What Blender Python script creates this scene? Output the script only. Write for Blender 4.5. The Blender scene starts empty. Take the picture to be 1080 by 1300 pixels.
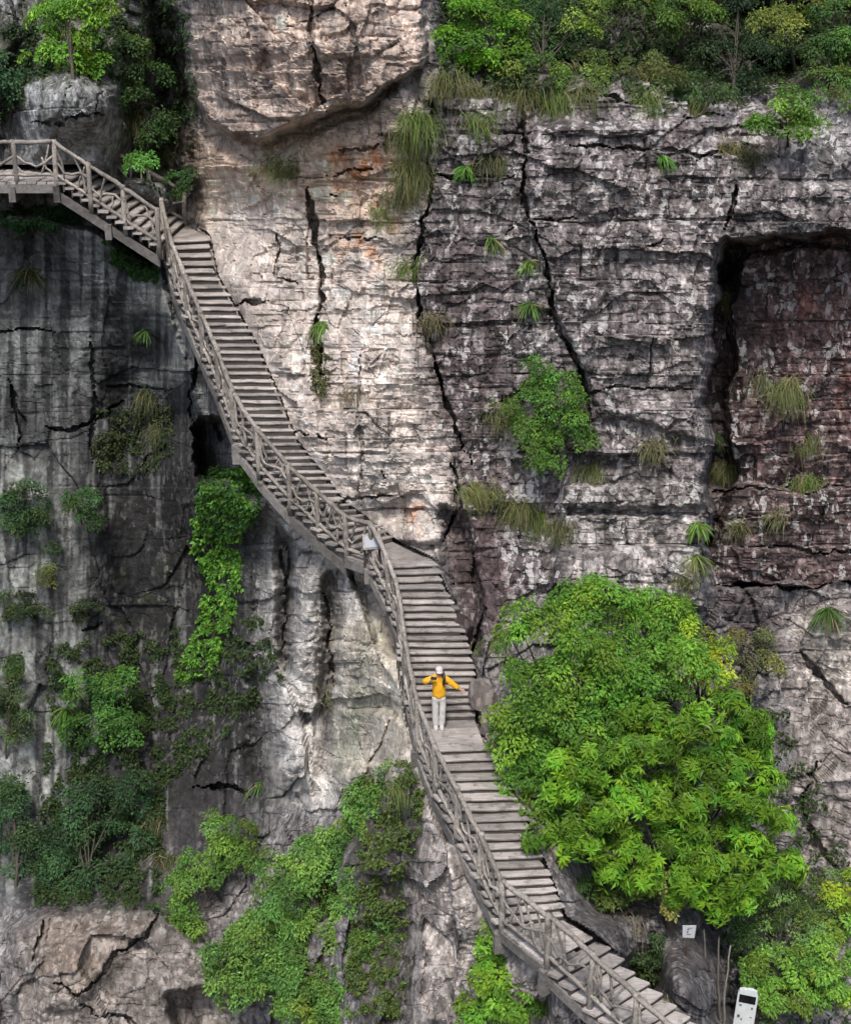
import bpy, bmesh, math, random
import numpy as np
from mathutils import Vector, Matrix

# ------------------------------------------------------------------ camera, sky, sun, exposure
SC = bpy.context.scene
COL = SC.collection
TH = math.radians(20.0)          # the camera looks 20 degrees down
F = 1786.0                       # focal length in photograph pixels
CAMZ = 30.0
cam_data = bpy.data.cameras.new('camera')
cam = bpy.data.objects.new('camera', cam_data)
COL.objects.link(cam)
cam.location = (0, 0, CAMZ)
cam.rotation_euler = (math.pi / 2 - TH, 0, 0)
cam_data.sensor_fit = 'VERTICAL'
cam_data.sensor_height = 24
cam_data.lens = 24 * F / 1300
cam_data.clip_start = 0.5
cam_data.clip_end = 2000
SC.camera = cam

world = bpy.data.worlds.new('World')
SC.world = world
world.use_nodes = True
SUN_EL, SUN_ROT = math.radians(59), math.radians(188)   # bright overcast, light from above and behind the camera
wn = world.node_tree
wn.nodes.clear()
sky = wn.nodes.new('ShaderNodeTexSky')
sky.sky_type = 'NISHITA'
sky.sun_disc = False
sky.sun_elevation = SUN_EL
sky.sun_rotation = SUN_ROT
sky.dust_density = 3.0
bg = wn.nodes.new('ShaderNodeBackground')
bg.inputs['Strength'].default_value = 0.08
wo = wn.nodes.new('ShaderNodeOutputWorld')
wn.links.new(sky.outputs[0], bg.inputs[0])
wn.links.new(bg.outputs[0], wo.inputs[0])
sl = bpy.data.lights.new('sun', 'SUN')
sl.energy = 1.5
sl.angle = math.radians(10)
sl.color = (1.0, 0.95, 0.88)
sun = bpy.data.objects.new('sun', sl)
COL.objects.link(sun)
sdir = Vector((math.sin(SUN_ROT) * math.cos(SUN_EL), math.cos(SUN_ROT) * math.cos(SUN_EL), math.sin(SUN_EL)))
sun.rotation_euler = sdir.to_track_quat('Z', 'Y').to_euler()
SC.view_settings.view_transform = 'Standard'
SC.view_settings.look = 'None'
SC.view_settings.gamma = 1
SC.cycles.max_bounces = 5
SC.cycles.diffuse_bounces = 3
SC.cycles.glossy_bounces = 1
SC.cycles.transmission_bounces = 3
SC.cycles.adaptive_threshold = .03
SC.view_settings.exposure = 1.25

rng = np.random.default_rng(11)
rnd = random.Random(5)
ct, st = math.cos(TH), math.sin(TH)

# ------------------------------------------------------------------ helpers
def P(px, py, Y):
    """world point on the vertical plane y = Y that is seen at pixel (px, py) of the survey photograph"""
    dx = px - 540.0
    dy = F * ct + (650.0 - py) * st
    dz = -F * st + (650.0 - py) * ct
    t = Y / dy
    return np.array([t * dx, t * dy, t * dz + CAMZ])

def PZ(px, py, z):
    """world point on the level z that is seen at pixel"""
    dx = px - 540.0
    dy = F * ct + (650.0 - py) * st
    dz = -F * st + (650.0 - py) * ct
    t = (z - CAMZ) / dz
    return np.array([t * dx, t * dy, z])

def proj(p):
    x, y, z = p[0], p[1], p[2] - CAMZ
    zc = y * ct - z * st
    up = y * st + z * ct
    return 540 + F * x / zc, 650 - F * up / zc

def mpp(Y, py):                  # metres per pixel at a place
    phi = math.atan((py - 650) / F)
    return Y * math.cos(phi) / math.cos(TH + phi) / F

_ga = rng.uniform(0, 2 * np.pi, 256)
_gx, _gy = np.cos(_ga).astype(np.float32), np.sin(_ga).astype(np.float32)
_perm = rng.permutation(256).astype(np.int32)
def _h(i, j, s):
    return _perm[(_perm[(i + s * 37) & 255] + j + s * 11) & 255]
def perlin(x, y, s=0):
    x = np.asarray(x, np.float32); y = np.asarray(y, np.float32)
    xi = np.floor(x); yi = np.floor(y)
    fx = x - xi; fy = y - yi
    xi = xi.astype(np.int32); yi = yi.astype(np.int32)
    u = fx * fx * fx * (fx * (fx * 6 - 15) + 10)
    v = fy * fy * fy * (fy * (fy * 6 - 15) + 10)
    def g(a, b):
        h = _h(xi + a, yi + b, s)
        return _gx[h] * (fx - a) + _gy[h] * (fy - b)
    n0 = g(0, 0); n1 = g(1, 0); n2 = g(0, 1); n3 = g(1, 1)
    a = n0 + u * (n1 - n0); b = n2 + u * (n3 - n2)
    return (a + v * (b - a)) * 1.5
def fbm(x, y, o=4, s=0, gain=.5, ridged=False):
    r = 0; a = 1.0; t = 0
    for k in range(o):
        n = perlin(x * 2 ** k + 17.3 * k, y * 2 ** k + 5.1 * k, s + k)
        if ridged: n = 1 - 2 * np.abs(n)
        r = r + a * n; t += a; a *= gain
    return r / t
def worley(x, y, s=0, jit=.8):
    """nearest-cell id hash (0..1), second hash, third, local offset, and F2-F1"""
    x = np.asarray(x, np.float32); y = np.asarray(y, np.float32)
    xi = np.floor(x).astype(np.int32); yi = np.floor(y).astype(np.int32)
    f1 = np.full(x.shape, 9, np.float32); f2 = f1.copy()
    id1 = np.zeros(x.shape, np.int32); ox = np.zeros_like(f1); oy = np.zeros_like(f1)
    for a in (-1, 0, 1):
        for b in (-1, 0, 1):
            h = _h(xi + a, yi + b, s); h2 = _h(xi + a + 57, yi + b + 91, s + 3)
            cx = xi + a + .5 + (h / 255. - .5) * jit; cy = yi + b + .5 + (h2 / 255. - .5) * jit
            dx = (x - cx).astype(np.float32); dy = (y - cy).astype(np.float32)
            d = np.maximum(np.abs(dx), np.abs(dy)) * .6 + np.hypot(dx, dy) * .4
            m = d < f1
            f2 = np.where(m, f1, np.minimum(f2, d))
            id1 = np.where(m, _perm[(h + 3 * h2) & 255], id1)
            ox = np.where(m, dx, ox); oy = np.where(m, dy, oy)
            f1 = np.where(m, d, f1)
    h1 = id1 / 255.; h2 = _perm[id1] / 255.; h3 = _perm[_perm[id1]] / 255.
    return h1, h2, h3, ox, oy, f2 - f1
def smooth(e0, e1, x):
    t = np.clip((x - e0) / (e1 - e0), 0, 1)
    return t * t * (3 - 2 * t)
def poly_sd(x, y, poly):
    """signed distance, negative inside"""
    p = np.array(poly, np.float32)
    d = np.full(x.shape, 1e9, np.float32); ins = np.zeros(x.shape, bool)
    for k in range(len(p)):
        a = p[k]; b = p[(k + 1) % len(p)]
        e = b - a; wx = x - a[0]; wy = y - a[1]
        t = np.clip((wx * e[0] + wy * e[1]) / max(float(e @ e), 1e-6), 0, 1)
        d = np.minimum(d, (wx - e[0] * t) ** 2 + (wy - e[1] * t) ** 2)
        c = ((a[1] > y) != (b[1] > y)) & (x < (b[0] - a[0]) * (y - a[1]) / ((b[1] - a[1]) if abs(b[1] - a[1]) > 1e-6 else 1e-6) + a[0])
        ins ^= c
    d = np.sqrt(d)
    return np.where(ins, -d, d)
def line_d(x, y, pts):
    d = np.full(x.shape, 1e9, np.float32)
    for a, b in zip(pts[:-1], pts[1:]):
        a = np.array(a, float); b = np.array(b, float); e = b - a
        wx = x - a[0]; wy = y - a[1]
        t = np.clip((wx * e[0] + wy * e[1]) / (e @ e), 0, 1)
        d = np.minimum(d, np.hypot(wx - e[0] * t, wy - e[1] * t))
    return d

def mesh_np(name, V, Fc, mat=None, smooth_shade=True, col=None, extra=None):
    V = np.asarray(V, np.float32); Fc = np.asarray(Fc, np.int32)
    me = bpy.data.meshes.new(name)
    me.vertices.add(len(V)); me.vertices.foreach_set('co', V.ravel())
    n, k = Fc.shape
    me.loops.add(n * k); me.loops.foreach_set('vertex_index', Fc.ravel())
    me.polygons.add(n)
    me.polygons.foreach_set('loop_start', np.arange(0, n * k, k, dtype=np.int32))
    me.polygons.foreach_set('use_smooth', np.full(n, smooth_shade))
    if col is not None:
        a = me.attributes.new('tint', 'FLOAT_COLOR', 'POINT')
        c = np.ones((len(V), 4), np.float32); c[:, :3] = col
        a.data.foreach_set('color', c.ravel())
    for nm, arr in (extra or {}).items():
        a = me.attributes.new(nm, 'FLOAT', 'POINT')
        a.data.foreach_set('value', np.asarray(arr, np.float32).ravel())
    me.update(calc_edges=True)
    if mat: me.materials.append(mat)
    return me

def link(name, data, parent=None, loc=None):
    o = bpy.data.objects.new(name, data); COL.objects.link(o)
    if parent is not None: o.parent = parent
    if loc is not None: o.location = loc
    return o
def tag(o, label=None, cat=None, group=None, kind=None):
    if label: o['label'] = label
    if cat: o['category'] = cat
    if group: o['group'] = group
    if kind: o['kind'] = kind
    return o
def srgb(r, g, b):
    f = lambda c: (c / 255 / 12.92) if c / 255 <= .04045 else ((c / 255 + .055) / 1.055) ** 2.4
    return (f(r), f(g), f(b))

# ------------------------------------------------------------------ materials
def newmat(name):
    m = bpy.data.materials.new(name); m.use_nodes = True
    nt = m.node_tree; nt.nodes.clear()
    out = nt.nodes.new('ShaderNodeOutputMaterial')
    bs = nt.nodes.new('ShaderNodeBsdfPrincipled')
    nt.links.new(bs.outputs[0], out.inputs[0])
    return m, nt, bs, out
def N(nt, t, **kw):
    n = nt.nodes.new(t)
    for k, v in kw.items():
        if k in n.inputs.keys(): n.inputs[k].default_value = v
        else: setattr(n, k, v)
    return n
def noise(nt, vec, scale, detail=4, rough=.6):
    n = N(nt, 'ShaderNodeTexNoise', Scale=scale, Detail=detail, Roughness=rough)
    nt.links.new(vec, n.inputs['Vector']); return n.outputs['Fac']
def ramp(nt, fac, stops):
    r = nt.nodes.new('ShaderNodeValToRGB')
    e = r.color_ramp.elements
    while len(e) < len(stops): e.new(.5)
    for k, (p, c) in enumerate(stops):
        e[k].position = p; e[k].color = (*c, 1) if isinstance(c, tuple) else (c, c, c, 1)
    nt.links.new(fac, r.inputs[0]); return r.outputs[0]
def mixc(nt, a, b, fac, mode='MIX'):
    m = nt.nodes.new('ShaderNodeMix'); m.data_type = 'RGBA'; m.blend_type = mode
    for s, v in ((m.inputs[6], a), (m.inputs[7], b), (m.inputs[0], fac)):
        if isinstance(v, (int, float)): s.default_value = v
        elif isinstance(v, tuple): s.default_value = (*v, 1)
        else: nt.links.new(v, s)
    return m.outputs[2]
def math_n(nt, op, a, b=0.0):
    m = nt.nodes.new('ShaderNodeMath'); m.operation = op
    for s, v in ((m.inputs[0], a), (m.inputs[1], b)):
        if isinstance(v, (int, float)): s.default_value = v
        else: nt.links.new(v, s)
    return m.outputs[0]

def mat_rock():
    m, nt, bs, out = newmat('weathered_rock')
    geo = N(nt, 'ShaderNodeNewGeometry'); pos = geo.outputs['Position']
    mp = N(nt, 'ShaderNodeMapping'); mp.inputs['Scale'].default_value = (1, 1, .45); nt.links.new(pos, mp.inputs[0]); vert = mp.outputs[0]
    mp2 = N(nt, 'ShaderNodeMapping'); mp2.inputs['Scale'].default_value = (1, 1, 2.6); nt.links.new(pos, mp2.inputs[0]); hor = mp2.outputs[0]
    at = N(nt, 'ShaderNodeAttribute', attribute_name='tint')
    fl = N(nt, 'ShaderNodeAttribute', attribute_name='fleck')
    c = at.outputs['Color']
    chip = N(nt, 'ShaderNodeAttribute', attribute_name='chip').outputs['Fac']
    def k_(v): return math_n(nt, 'MULTIPLY', chip, v)
    # wandering coordinates so that chips have broken outlines
    nz = N(nt, 'ShaderNodeTexNoise', Scale=4.0, Detail=3.0); nt.links.new(pos, nz.inputs['Vector'])
    def warp(v, amt):
        m_ = nt.nodes.new('ShaderNodeVectorMath'); m_.operation = 'MULTIPLY_ADD'
        nt.links.new(nz.outputs['Color'], m_.inputs[0]); m_.inputs[1].default_value = (amt,) * 3; nt.links.new(v, m_.inputs[2]); return m_.outputs[0]
    def cells(v, sc):
        t_ = N(nt, 'ShaderNodeTexVoronoi', Scale=sc); t_.feature = 'F1'; nt.links.new(v, t_.inputs['Vector'])
        sp = nt.nodes.new('ShaderNodeSeparateColor'); nt.links.new(t_.outputs['Color'], sp.inputs[0]); return sp.outputs[0], sp.outputs[1], t_.outputs['Distance']
    wv, wh = warp(vert, .09), warp(hor, .16)
    ca, cb, cd = cells(wv, 3.6); da, db, dd = cells(wv, 9.0); ha, hb, hd = cells(wh, 2.6)
    n1 = noise(nt, vert, 2.4, 5, .7)
    c = mixc(nt, c, ramp(nt, n1, [(.40, .62), (.48, .92), (.53, 1.08), (.60, 1.35)]), k_(.65), 'MULTIPLY')
    c = mixc(nt, c, ramp(nt, ca, [(0., .60), (.5, .95), (1., 1.35)]), k_(.75), 'MULTIPLY')
    c = mixc(nt, c, ramp(nt, da, [(0., .42), (.35, .85), (.7, 1.1), (1., 1.6)]), k_(.85), 'MULTIPLY')
    c = mixc(nt, c, ramp(nt, dd, [(0., 1.12), (.45, 1.0), (.75, .55)]), k_(.75), 'MULTIPLY')
    c = mixc(nt, c, ramp(nt, ha, [(0., .72), (1., 1.22)]), k_(.65), 'MULTIPLY')
    n2 = noise(nt, hor, 9, 3, .7)
    # pale lichen chips and dark pits: single chips of the crust
    n3 = noise(nt, vert, 1.6, 4, .7)
    f = math_n(nt, 'MULTIPLY', math_n(nt, 'GREATER_THAN', math_n(nt, 'ADD', math_n(nt, 'MULTIPLY', db, .55), n3), .93), fl.outputs['Fac'])
    c = mixc(nt, c, (.52, .51, .495), math_n(nt, 'MULTIPLY', f, .62))
    f2 = math_n(nt, 'MULTIPLY', math_n(nt, 'GREATER_THAN', math_n(nt, 'SUBTRACT', math_n(nt, 'MULTIPLY', cb, .5), n3), -.09), k_(.5))
    c = mixc(nt, c, (.035, .031, .031), f2)
    nt.links.new(c, bs.inputs['Base Color'])
    bs.inputs['Roughness'].default_value = .9
    bs.inputs['Specular IOR Level'].default_value = .2
    b1 = N(nt, 'ShaderNodeBump', Strength=.55, Distance=.05)
    h = math_n(nt, 'ADD', math_n(nt, 'MULTIPLY', n1, 1.0), math_n(nt, 'MULTIPLY', ca, .7))
    h = math_n(nt, 'ADD', h, math_n(nt, 'MULTIPLY', da, .45)); h = math_n(nt, 'ADD', h, math_n(nt, 'MULTIPLY', ha, .45))
    h = math_n(nt, 'ADD', h, math_n(nt, 'MULTIPLY', n2, .35))
    nt.links.new(h, b1.inputs['Height']); nt.links.new(b1.outputs[0], bs.inputs['Normal'])
    return m
def mat_leaf(name='leaf', trans=.35, rough=.5):
    m, nt, bs, out = newmat(name)
    at = N(nt, 'ShaderNodeAttribute', attribute_name='tint')
    nt.links.new(at.outputs['Color'], bs.inputs['Base Color'])
    bs.inputs['Roughness'].default_value = rough
    bs.inputs['Specular IOR Level'].default_value = .3
    tr = N(nt, 'ShaderNodeBsdfTranslucent')
    c = mixc(nt, at.outputs['Color'], (1.25, 1.25, .45), 1.0, 'MULTIPLY')
    nt.links.new(c, tr.inputs[0])
    mx = N(nt, 'ShaderNodeMixShader'); mx.inputs[0].default_value = trans
    nt.links.new(bs.outputs[0], mx.inputs[1]); nt.links.new(tr.outputs[0], mx.inputs[2])
    nt.links.new(mx.outputs[0], out.inputs[0])
    return m
def mat_wood(name, c0, c1, stretch=(1, 1, 1), scale=6, bump=.5):
    m, nt, bs, out = newmat(name)
    geo = N(nt, 'ShaderNodeNewGeometry')
    mp = N(nt, 'ShaderNodeMapping'); mp.inputs['Scale'].default_value = stretch
    nt.links.new(geo.outputs['Position'], mp.inputs[0])
    n = noise(nt, mp.outputs[0], scale, 6, .7)
    n2 = noise(nt, geo.outputs['Position'], 1.7, 3, .6)
    oi = N(nt, 'ShaderNodeObjectInfo')
    c = ramp(nt, n, [(.3, c0), (.7, c1)])
    c = mixc(nt, c, ramp(nt, n2, [(.3, .6), (.7, 1.2)]), .7, 'MULTIPLY')
    c = mixc(nt, c, ramp(nt, oi.outputs['Random'], [(0, .58), (1, 1.22)]), .9, 'MULTIPLY')
    nt.links.new(c, bs.inputs['Base Color'])
    n5 = noise(nt, geo.outputs['Position'], 3.1, 6, .75)
    c = mixc(nt, c, (.07, .062, .05), math_n(nt, 'MULTIPLY', ramp(nt, n5, [(.52, 0.), (.62, 1.)]), .6))
    nt.links.new(c, bs.inputs['Base Color'])
    bs.inputs['Roughness'].default_value = .8
    bs.inputs['Specular IOR Level'].default_value = .25
    b = N(nt, 'ShaderNodeBump', Strength=bump, Distance=.02)
    nt.links.new(n, b.inputs['Height']); nt.links.new(b.outputs[0], bs.inputs['Normal'])
    return m
def mat_plain(name, c, rough=.6, var=.25, scale=14, bump=.2, dist=.01):
    m, nt, bs, out = newmat(name)
    geo = N(nt, 'ShaderNodeNewGeometry')
    n = noise(nt, geo.outputs['Position'], scale, 4, .6)
    cc = mixc(nt, c, ramp(nt, n, [(.3, 1 - var), (.7, 1 + var * .5)]), 1.0, 'MULTIPLY')
    nt.links.new(cc, bs.inputs['Base Color'])
    bs.inputs['Roughness'].default_value = rough
    b = N(nt, 'ShaderNodeBump', Strength=bump, Distance=dist)
    nt.links.new(n, b.inputs['Height']); nt.links.new(b.outputs[0], bs.inputs['Normal'])
    return m
M = {
    'rock': mat_rock(), 'leaf': mat_leaf(), 'grass': mat_leaf('grass_blade', .25, .6),
    'bark': mat_wood('bark', (.035, .028, .022), (.11, .095, .08), (4, 4, 1), 9),
    'pale_bark': mat_wood('pale_bark', (.12, .11, .095), (.26, .24, .21), (4, 4, 1), 9),
    'tread': mat_wood('weathered_plank', (.24, .215, .20), (.47, .435, .41), (.7, 6, 6), 4),
    'riser': mat_wood('shaded_dirty_plank', (.045, .039, .037), (.10, .09, .084), (.7, 6, 6), 4),  # darker plank: shade under the nosings painted in, with some staining
    'log': mat_wood('grey_log', (.16, .142, .125), (.44, .40, .36), (3, 3, 3), 6),
    'beam': mat_wood('grey_beam', (.12, .11, .105), (.27, .255, .24), (2, 2, 2), 5),
}

# ------------------------------------------------------------------ the course of the stairway (outer edge, inner edge, level)
Z_P = P(565, 926, 30.0)[2]                     # platform the walker stands on
Z_L = Z_P + 22 * .135                          # small landing with the notice board
Z_3 = Z_L + 7 * .16                            # foot of the long flight
Z_4 = Z_3 + 37 * .158                          # head of the long flight
Z_D = Z_4 + 12 * .15                           # top walkway
Z_1 = Z_P - 19 * .14                           # bottom landing
def flight_nodes(rows, za, zb):
    """rows: outer px, outer py, inner px, inner py, fraction of the rise"""
    o = [PZ(r[0], r[1], za + (zb - za) * r[4]) for r in rows]
    i = [PZ(r[2], r[3], za + (zb - za) * r[4]) for r in rows]
    return np.array(o), np.array(i), np.array([r[4] for r in rows])
FL = {}
FL['bottom'] = flight_nodes([(692, 1224, 752, 1190, 0), (775, 1302, 838, 1262, .5), (860, 1380, 925, 1336, 1)], Z_1, Z_1 - 10 * .16)
FL['landing1'] = flight_nodes([(692, 1224, 752, 1190, 0), (634, 1178, 714, 1168, 1)], Z_1, Z_1)
FL['lower'] = flight_nodes([(634, 1178, 714, 1168, 0), (606, 1116, 694, 1112, .28), (574, 1052, 668, 1050, .56), (548, 1000, 642, 998, .77), (528, 948, 614, 944, 1)], Z_1, Z_P)
FL['platform'] = flight_nodes([(528, 948, 614, 944, 0), (521, 916, 602, 914, 1)], Z_P, Z_P)
FL['middle'] = flight_nodes([(521, 916, 602, 914, 0), (514, 880, 604, 878, .18), (510, 850, 598, 850, .33), (503, 800, 582, 800, .58), (490, 760, 567, 760, .78), (468, 716, 545, 712, 1)], Z_P, Z_L)
FL['landing2'] = flight_nodes([(468, 716, 545, 712, 0), (438, 706, 498, 688, 1)], Z_L, Z_L)
FL['short'] = flight_nodes([(438, 706, 498, 688, 0), (366, 642, 434, 640, 1)], Z_L, Z_3)
FL['long'] = flight_nodes([(366, 642, 434, 640, 0), (330, 602, 404, 600, .125), (300, 560, 373, 560, .25), (285, 520, 357, 520, .37), (270, 480, 341, 480, .49), (252, 440, 323, 440, .61), (235, 400, 301, 400, .73), (216, 350, 272, 350, .87), (206, 303, 262, 300, 1)], Z_3, Z_4)
FL['landing3'] = flight_nodes([(206, 303, 262, 300, 0), (202, 316, 236, 286, 1)], Z_4, Z_4)
FL['upper'] = flight_nodes([(202, 316, 236, 286, 0), (72, 231, 104, 214, 1)], Z_4, Z_D)
FL['walkway'] = flight_nodes([(72, 231, 104, 214, 0), (-130, 231, -110, 214, 1)], Z_D, Z_D)
ORDER = ['bottom', 'landing1', 'lower', 'platform', 'middle', 'landing2', 'short', 'long', 'landing3', 'upper', 'walkway']

# ------------------------------------------------------------------ the cliff: a carved rock sheet
STEP = 1.8
gx = np.arange(-170, 1252, STEP, dtype=np.float32)
gy = np.arange(-170, 1472, STEP, dtype=np.float32)
GX, GY = np.meshgrid(gx, gy)
# world y of the rock masses at survey points
ctl = [(-150,-150,45),(-150,200,43.5),(30,60,43.6),(100,20,44),(60,150,41.9),(120,150,41.8),(200,100,44.6),(236,200,44.4),(180,235,43.2),(100,-150,46),
 (-150,420,43),(50,320,42.4),(100,400,42.3),(20,450,42.2),(150,450,42.3),(215,440,41.6),(235,530,40.6),(-150,700,41.5),
 (30,650,41),(100,700,40.6),(180,650,41.2),(200,800,40.6),(60,850,39.6),(30,1000,38),(150,950,38.8),(230,930,38.4),(290,900,38),(-150,1000,38),
 (60,1100,36.6),(180,1090,36.2),(60,1150,34.6),(180,1145,34.6),(100,1200,33.8),(200,1230,33.5),(30,1290,33.2),(250,1290,33.2),(330,1290,33.4),(-150,1300,34),(100,1450,32.5),(300,1450,32),
 (265,760,39.6),(300,700,38.6),(340,690,36.2),(380,800,35.2),(400,720,34.9),(370,930,35.2),(320,1010,36),(450,850,33.6),(480,950,32.6),(430,1010,33.2),(500,900,31.9),(400,1100,32.4),(300,1150,34),(400,1250,31.6),(450,1450,30),
 (540,1060,28.7),(560,1150,27.9),(540,1250,27.4),(500,1100,29.3),(600,1200,26.9),(470,1200,30),(640,1280,26.1),(700,1300,25.6),(600,1450,26),(800,1450,24.6),
 (350,250,38.6),(310,330,39.2),(290,200,39.8),(450,300,37),(520,250,36.6),(400,450,36.4),(500,450,35.5),(450,580,34.9),(550,600,34.6),(530,660,34.4),(580,720,33.3),(390,-150,38.2),(300,60,39),(500,60,37),
 (600,300,35.9),(700,200,35.3),(800,300,34.8),(870,400,34.4),(700,500,34.5),(800,600,34.0),(860,700,33.7),(620,560,34.6),(650,760,32.8),(625,850,31.2),(700,900,31.2),(620,960,30),
 (1000,800,34.2),(1050,900,33.6),(1060,1050,32.6),(1050,1200,31.6),(950,1000,32.4),(800,950,31.6),(700,1000,29.8),(740,1100,28.4),(760,1160,27.8),(830,1240,28.4),(920,1280,28.4),(1020,1290,29),(1000,1450,27.5),(1240,1000,33),(1240,1400,30),
 (600,110,36.2),(600,20,38.2),(800,60,37.6),(800,115,36),(950,60,38.6),(1050,50,38.2),(1050,200,35.2),(980,260,34.8),(1080,500,34.6),(1240,400,34.6),(1240,0,38.5),(800,-150,42),(560,-150,41)]
for nm in ORDER:
    o, i, f = FL[nm]
    for k in range(len(f)):
        for tt in ((0, .5) if k < len(f) - 1 else (0,)):
            k2 = min(k + 1, len(f) - 1)
            po = o[k] * (1 - tt) + o[k2] * tt; pi_ = i[k] * (1 - tt) + i[k2] * tt
            a = proj(po); b = proj(pi_)
            ctl.append(((a[0] + b[0]) / 2, (a[1] + b[1]) / 2, (po[1] + pi_[1]) / 2 + .5))
            if nm in ('lower', 'platform', 'middle', 'long'):
                ctl.append((b[0] + 14, b[1] - 2, pi_[1] - .05))
                ctl.append((a[0] - 12, a[1] + 10, po[1] + .55))
            elif nm in ('bottom', 'landing1', 'short', 'landing2', 'upper', 'walkway'):
                ctl.append((b[0] + 2, b[1] - 22, pi_[1] + .25))
                ctl.append((a[0] - 4, a[1] + 24, po[1] + .7))
ctl = np.array(ctl, float)
# drop near-duplicates, then fit a radial surface
keep = []
for k in range(len(ctl)):
    if all((ctl[k, 0] - ctl[j, 0]) ** 2 + (ctl[k, 1] - ctl[j, 1]) ** 2 > 60 for j in keep): keep.append(k)
ctl = ctl[keep]
def ker(d2): return np.sqrt(d2 + 20.0 ** 2)
A = ker((ctl[:, None, 0] - ctl[None, :, 0]) ** 2 + (ctl[:, None, 1] - ctl[None, :, 1]) ** 2)
w = np.linalg.solve(A - np.eye(len(ctl)) * 1.5, ctl[:, 2] - 35)
cxs = np.arange(-180, 1272, 8.0); cys = np.arange(-180, 1492, 8.0)
CX, CY = np.meshgrid(cxs, cys)
CYV = np.zeros(CX.shape)
for k in range(len(ctl)):
    CYV += w[k] * ker((CX - ctl[k, 0]) ** 2 + (CY - ctl[k, 1]) ** 2)
CYV = np.clip(CYV + 35, 23.5, 48)
def bilin(x, y):
    u = np.clip((x + 180) / 8.0, 0, len(cxs) - 1.001); v = np.clip((y + 180) / 8.0, 0, len(cys) - 1.001)
    i = u.astype(int); j = v.astype(int); a = u - i; b = v - j
    return (CYV[j, i] * (1 - a) + CYV[j, i + 1] * a) * (1 - b) + (CYV[j + 1, i] * (1 - a) + CYV[j + 1, i + 1] * a) * b
YB = bilin(GX, GY).astype(np.float32)

# rough, wandering coordinates so that no edge is a straight line
WX = GX + 9 * fbm(GX / 60, GY / 60, 4, 1) + 3 * fbm(GX / 11, GY / 11, 2, 2)
WY = GY + 8 * fbm(GX / 60, GY / 60, 4, 6) + 3 * fbm(GX / 11, GY / 11, 2, 7)
def pm(poly, soft=8, raw=False):
    x, y = (GX, GY) if raw else (WX, WY)
    p = np.array(poly); out = np.zeros(GX.shape, np.float32)
    x0, x1 = p[:, 0].min() - soft - 25, p[:, 0].max() + soft + 25
    y0, y1 = p[:, 1].min() - soft - 25, p[:, 1].max() + soft + 25
    i0, i1 = np.searchsorted(gx, [x0, x1]); j0, j1 = np.searchsorted(gy, [y0, y1])
    if i1 <= i0 or j1 <= j0: return out
    sd = poly_sd(x[j0:j1, i0:i1], y[j0:j1, i0:i1], poly)
    out[j0:j1, i0:i1] = smooth(soft, -soft, sd)
    return out
def cm(pts, wid):
    p = np.array(pts); out = np.zeros(GX.shape, np.float32)
    x0, x1 = p[:, 0].min() - wid - 25, p[:, 0].max() + wid + 25
    y0, y1 = p[:, 1].min() - wid - 25, p[:, 1].max() + wid + 25
    i0, i1 = np.searchsorted(gx, [x0, x1]); j0, j1 = np.searchsorted(gy, [y0, y1])
    if i1 <= i0 or j1 <= j0: return out
    x, y = WX[j0:j1, i0:i1], WY[j0:j1, i0:i1]
    x = x + 5 * fbm(x / 26, y / 26, 3, 201); y = y + 5 * fbm(x / 24, y / 24, 3, 205)
    ea = np.minimum(np.hypot(x - pts[0][0], y - pts[0][1]), np.hypot(x - pts[-1][0], y - pts[-1][1]))
    wl = wid * np.clip(.75 + 1.3 * fbm(x / 30, y / 30, 3, 9), .12, 1.6) * smooth(-4, 30, ea)
    out[j0:j1, i0:i1] = smooth(1, .6, line_d(x, y, pts) / (wl * .72))
    return out

R_BLD = [(236,-190),(238,60),(243,118),(262,150),(300,176),(335,180),(390,157),(430,141),(470,130),(503,104),(538,82),(546,-190)]
R_REC = [(918,300),(950,312),(985,300),(1020,306),(1050,292),(1100,300),(1270,300),(1270,745),(1080,738),(1040,746),(1000,740),(950,748),(905,742),(896,690),(906,650),(890,612),(899,560),(893,500),(903,450),(900,410),(914,380),(908,340)]
R_C = [(545,120),(700,110),(1270,100),(1270,300),(912,300),(898,450),(890,760),(705,750),(640,760),(600,700),(560,560),(530,420),(520,320)]
R_B = [(262,150),(430,140),(545,100),(540,200),(522,330),(545,450),(590,560),(600,640),(560,700),(440,660),(370,560),(300,390),(255,290)]
R_LEFT = [(-200,232),(190,300),(250,430),(275,520),(300,600),(330,640),(310,760),(300,900),(360,1000),(330,1060),(200,1150),(-200,1160)]
R_F = [(335,640),(440,690),(490,740),(515,860),(525,960),(510,1010),(400,1030),(330,1010),(350,900),(320,800)]
R_BL = [(18,1180),(60,1152),(190,1142),(235,1185),(300,1235),(310,1480),(12,1480)]
R_H = [(530,970),(600,1130),(690,1240),(760,1480),(470,1480),(490,1100)]
m_bld, m_rec, m_C, m_B = pm(R_BLD, 12), pm(R_REC, 5), pm(R_C, 20), pm(R_B, 14)
m_left, m_F, m_BL, m_H = pm(R_LEFT, 26), pm(R_F, 18), pm(R_BL, 10), pm(R_H, 12)

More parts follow.
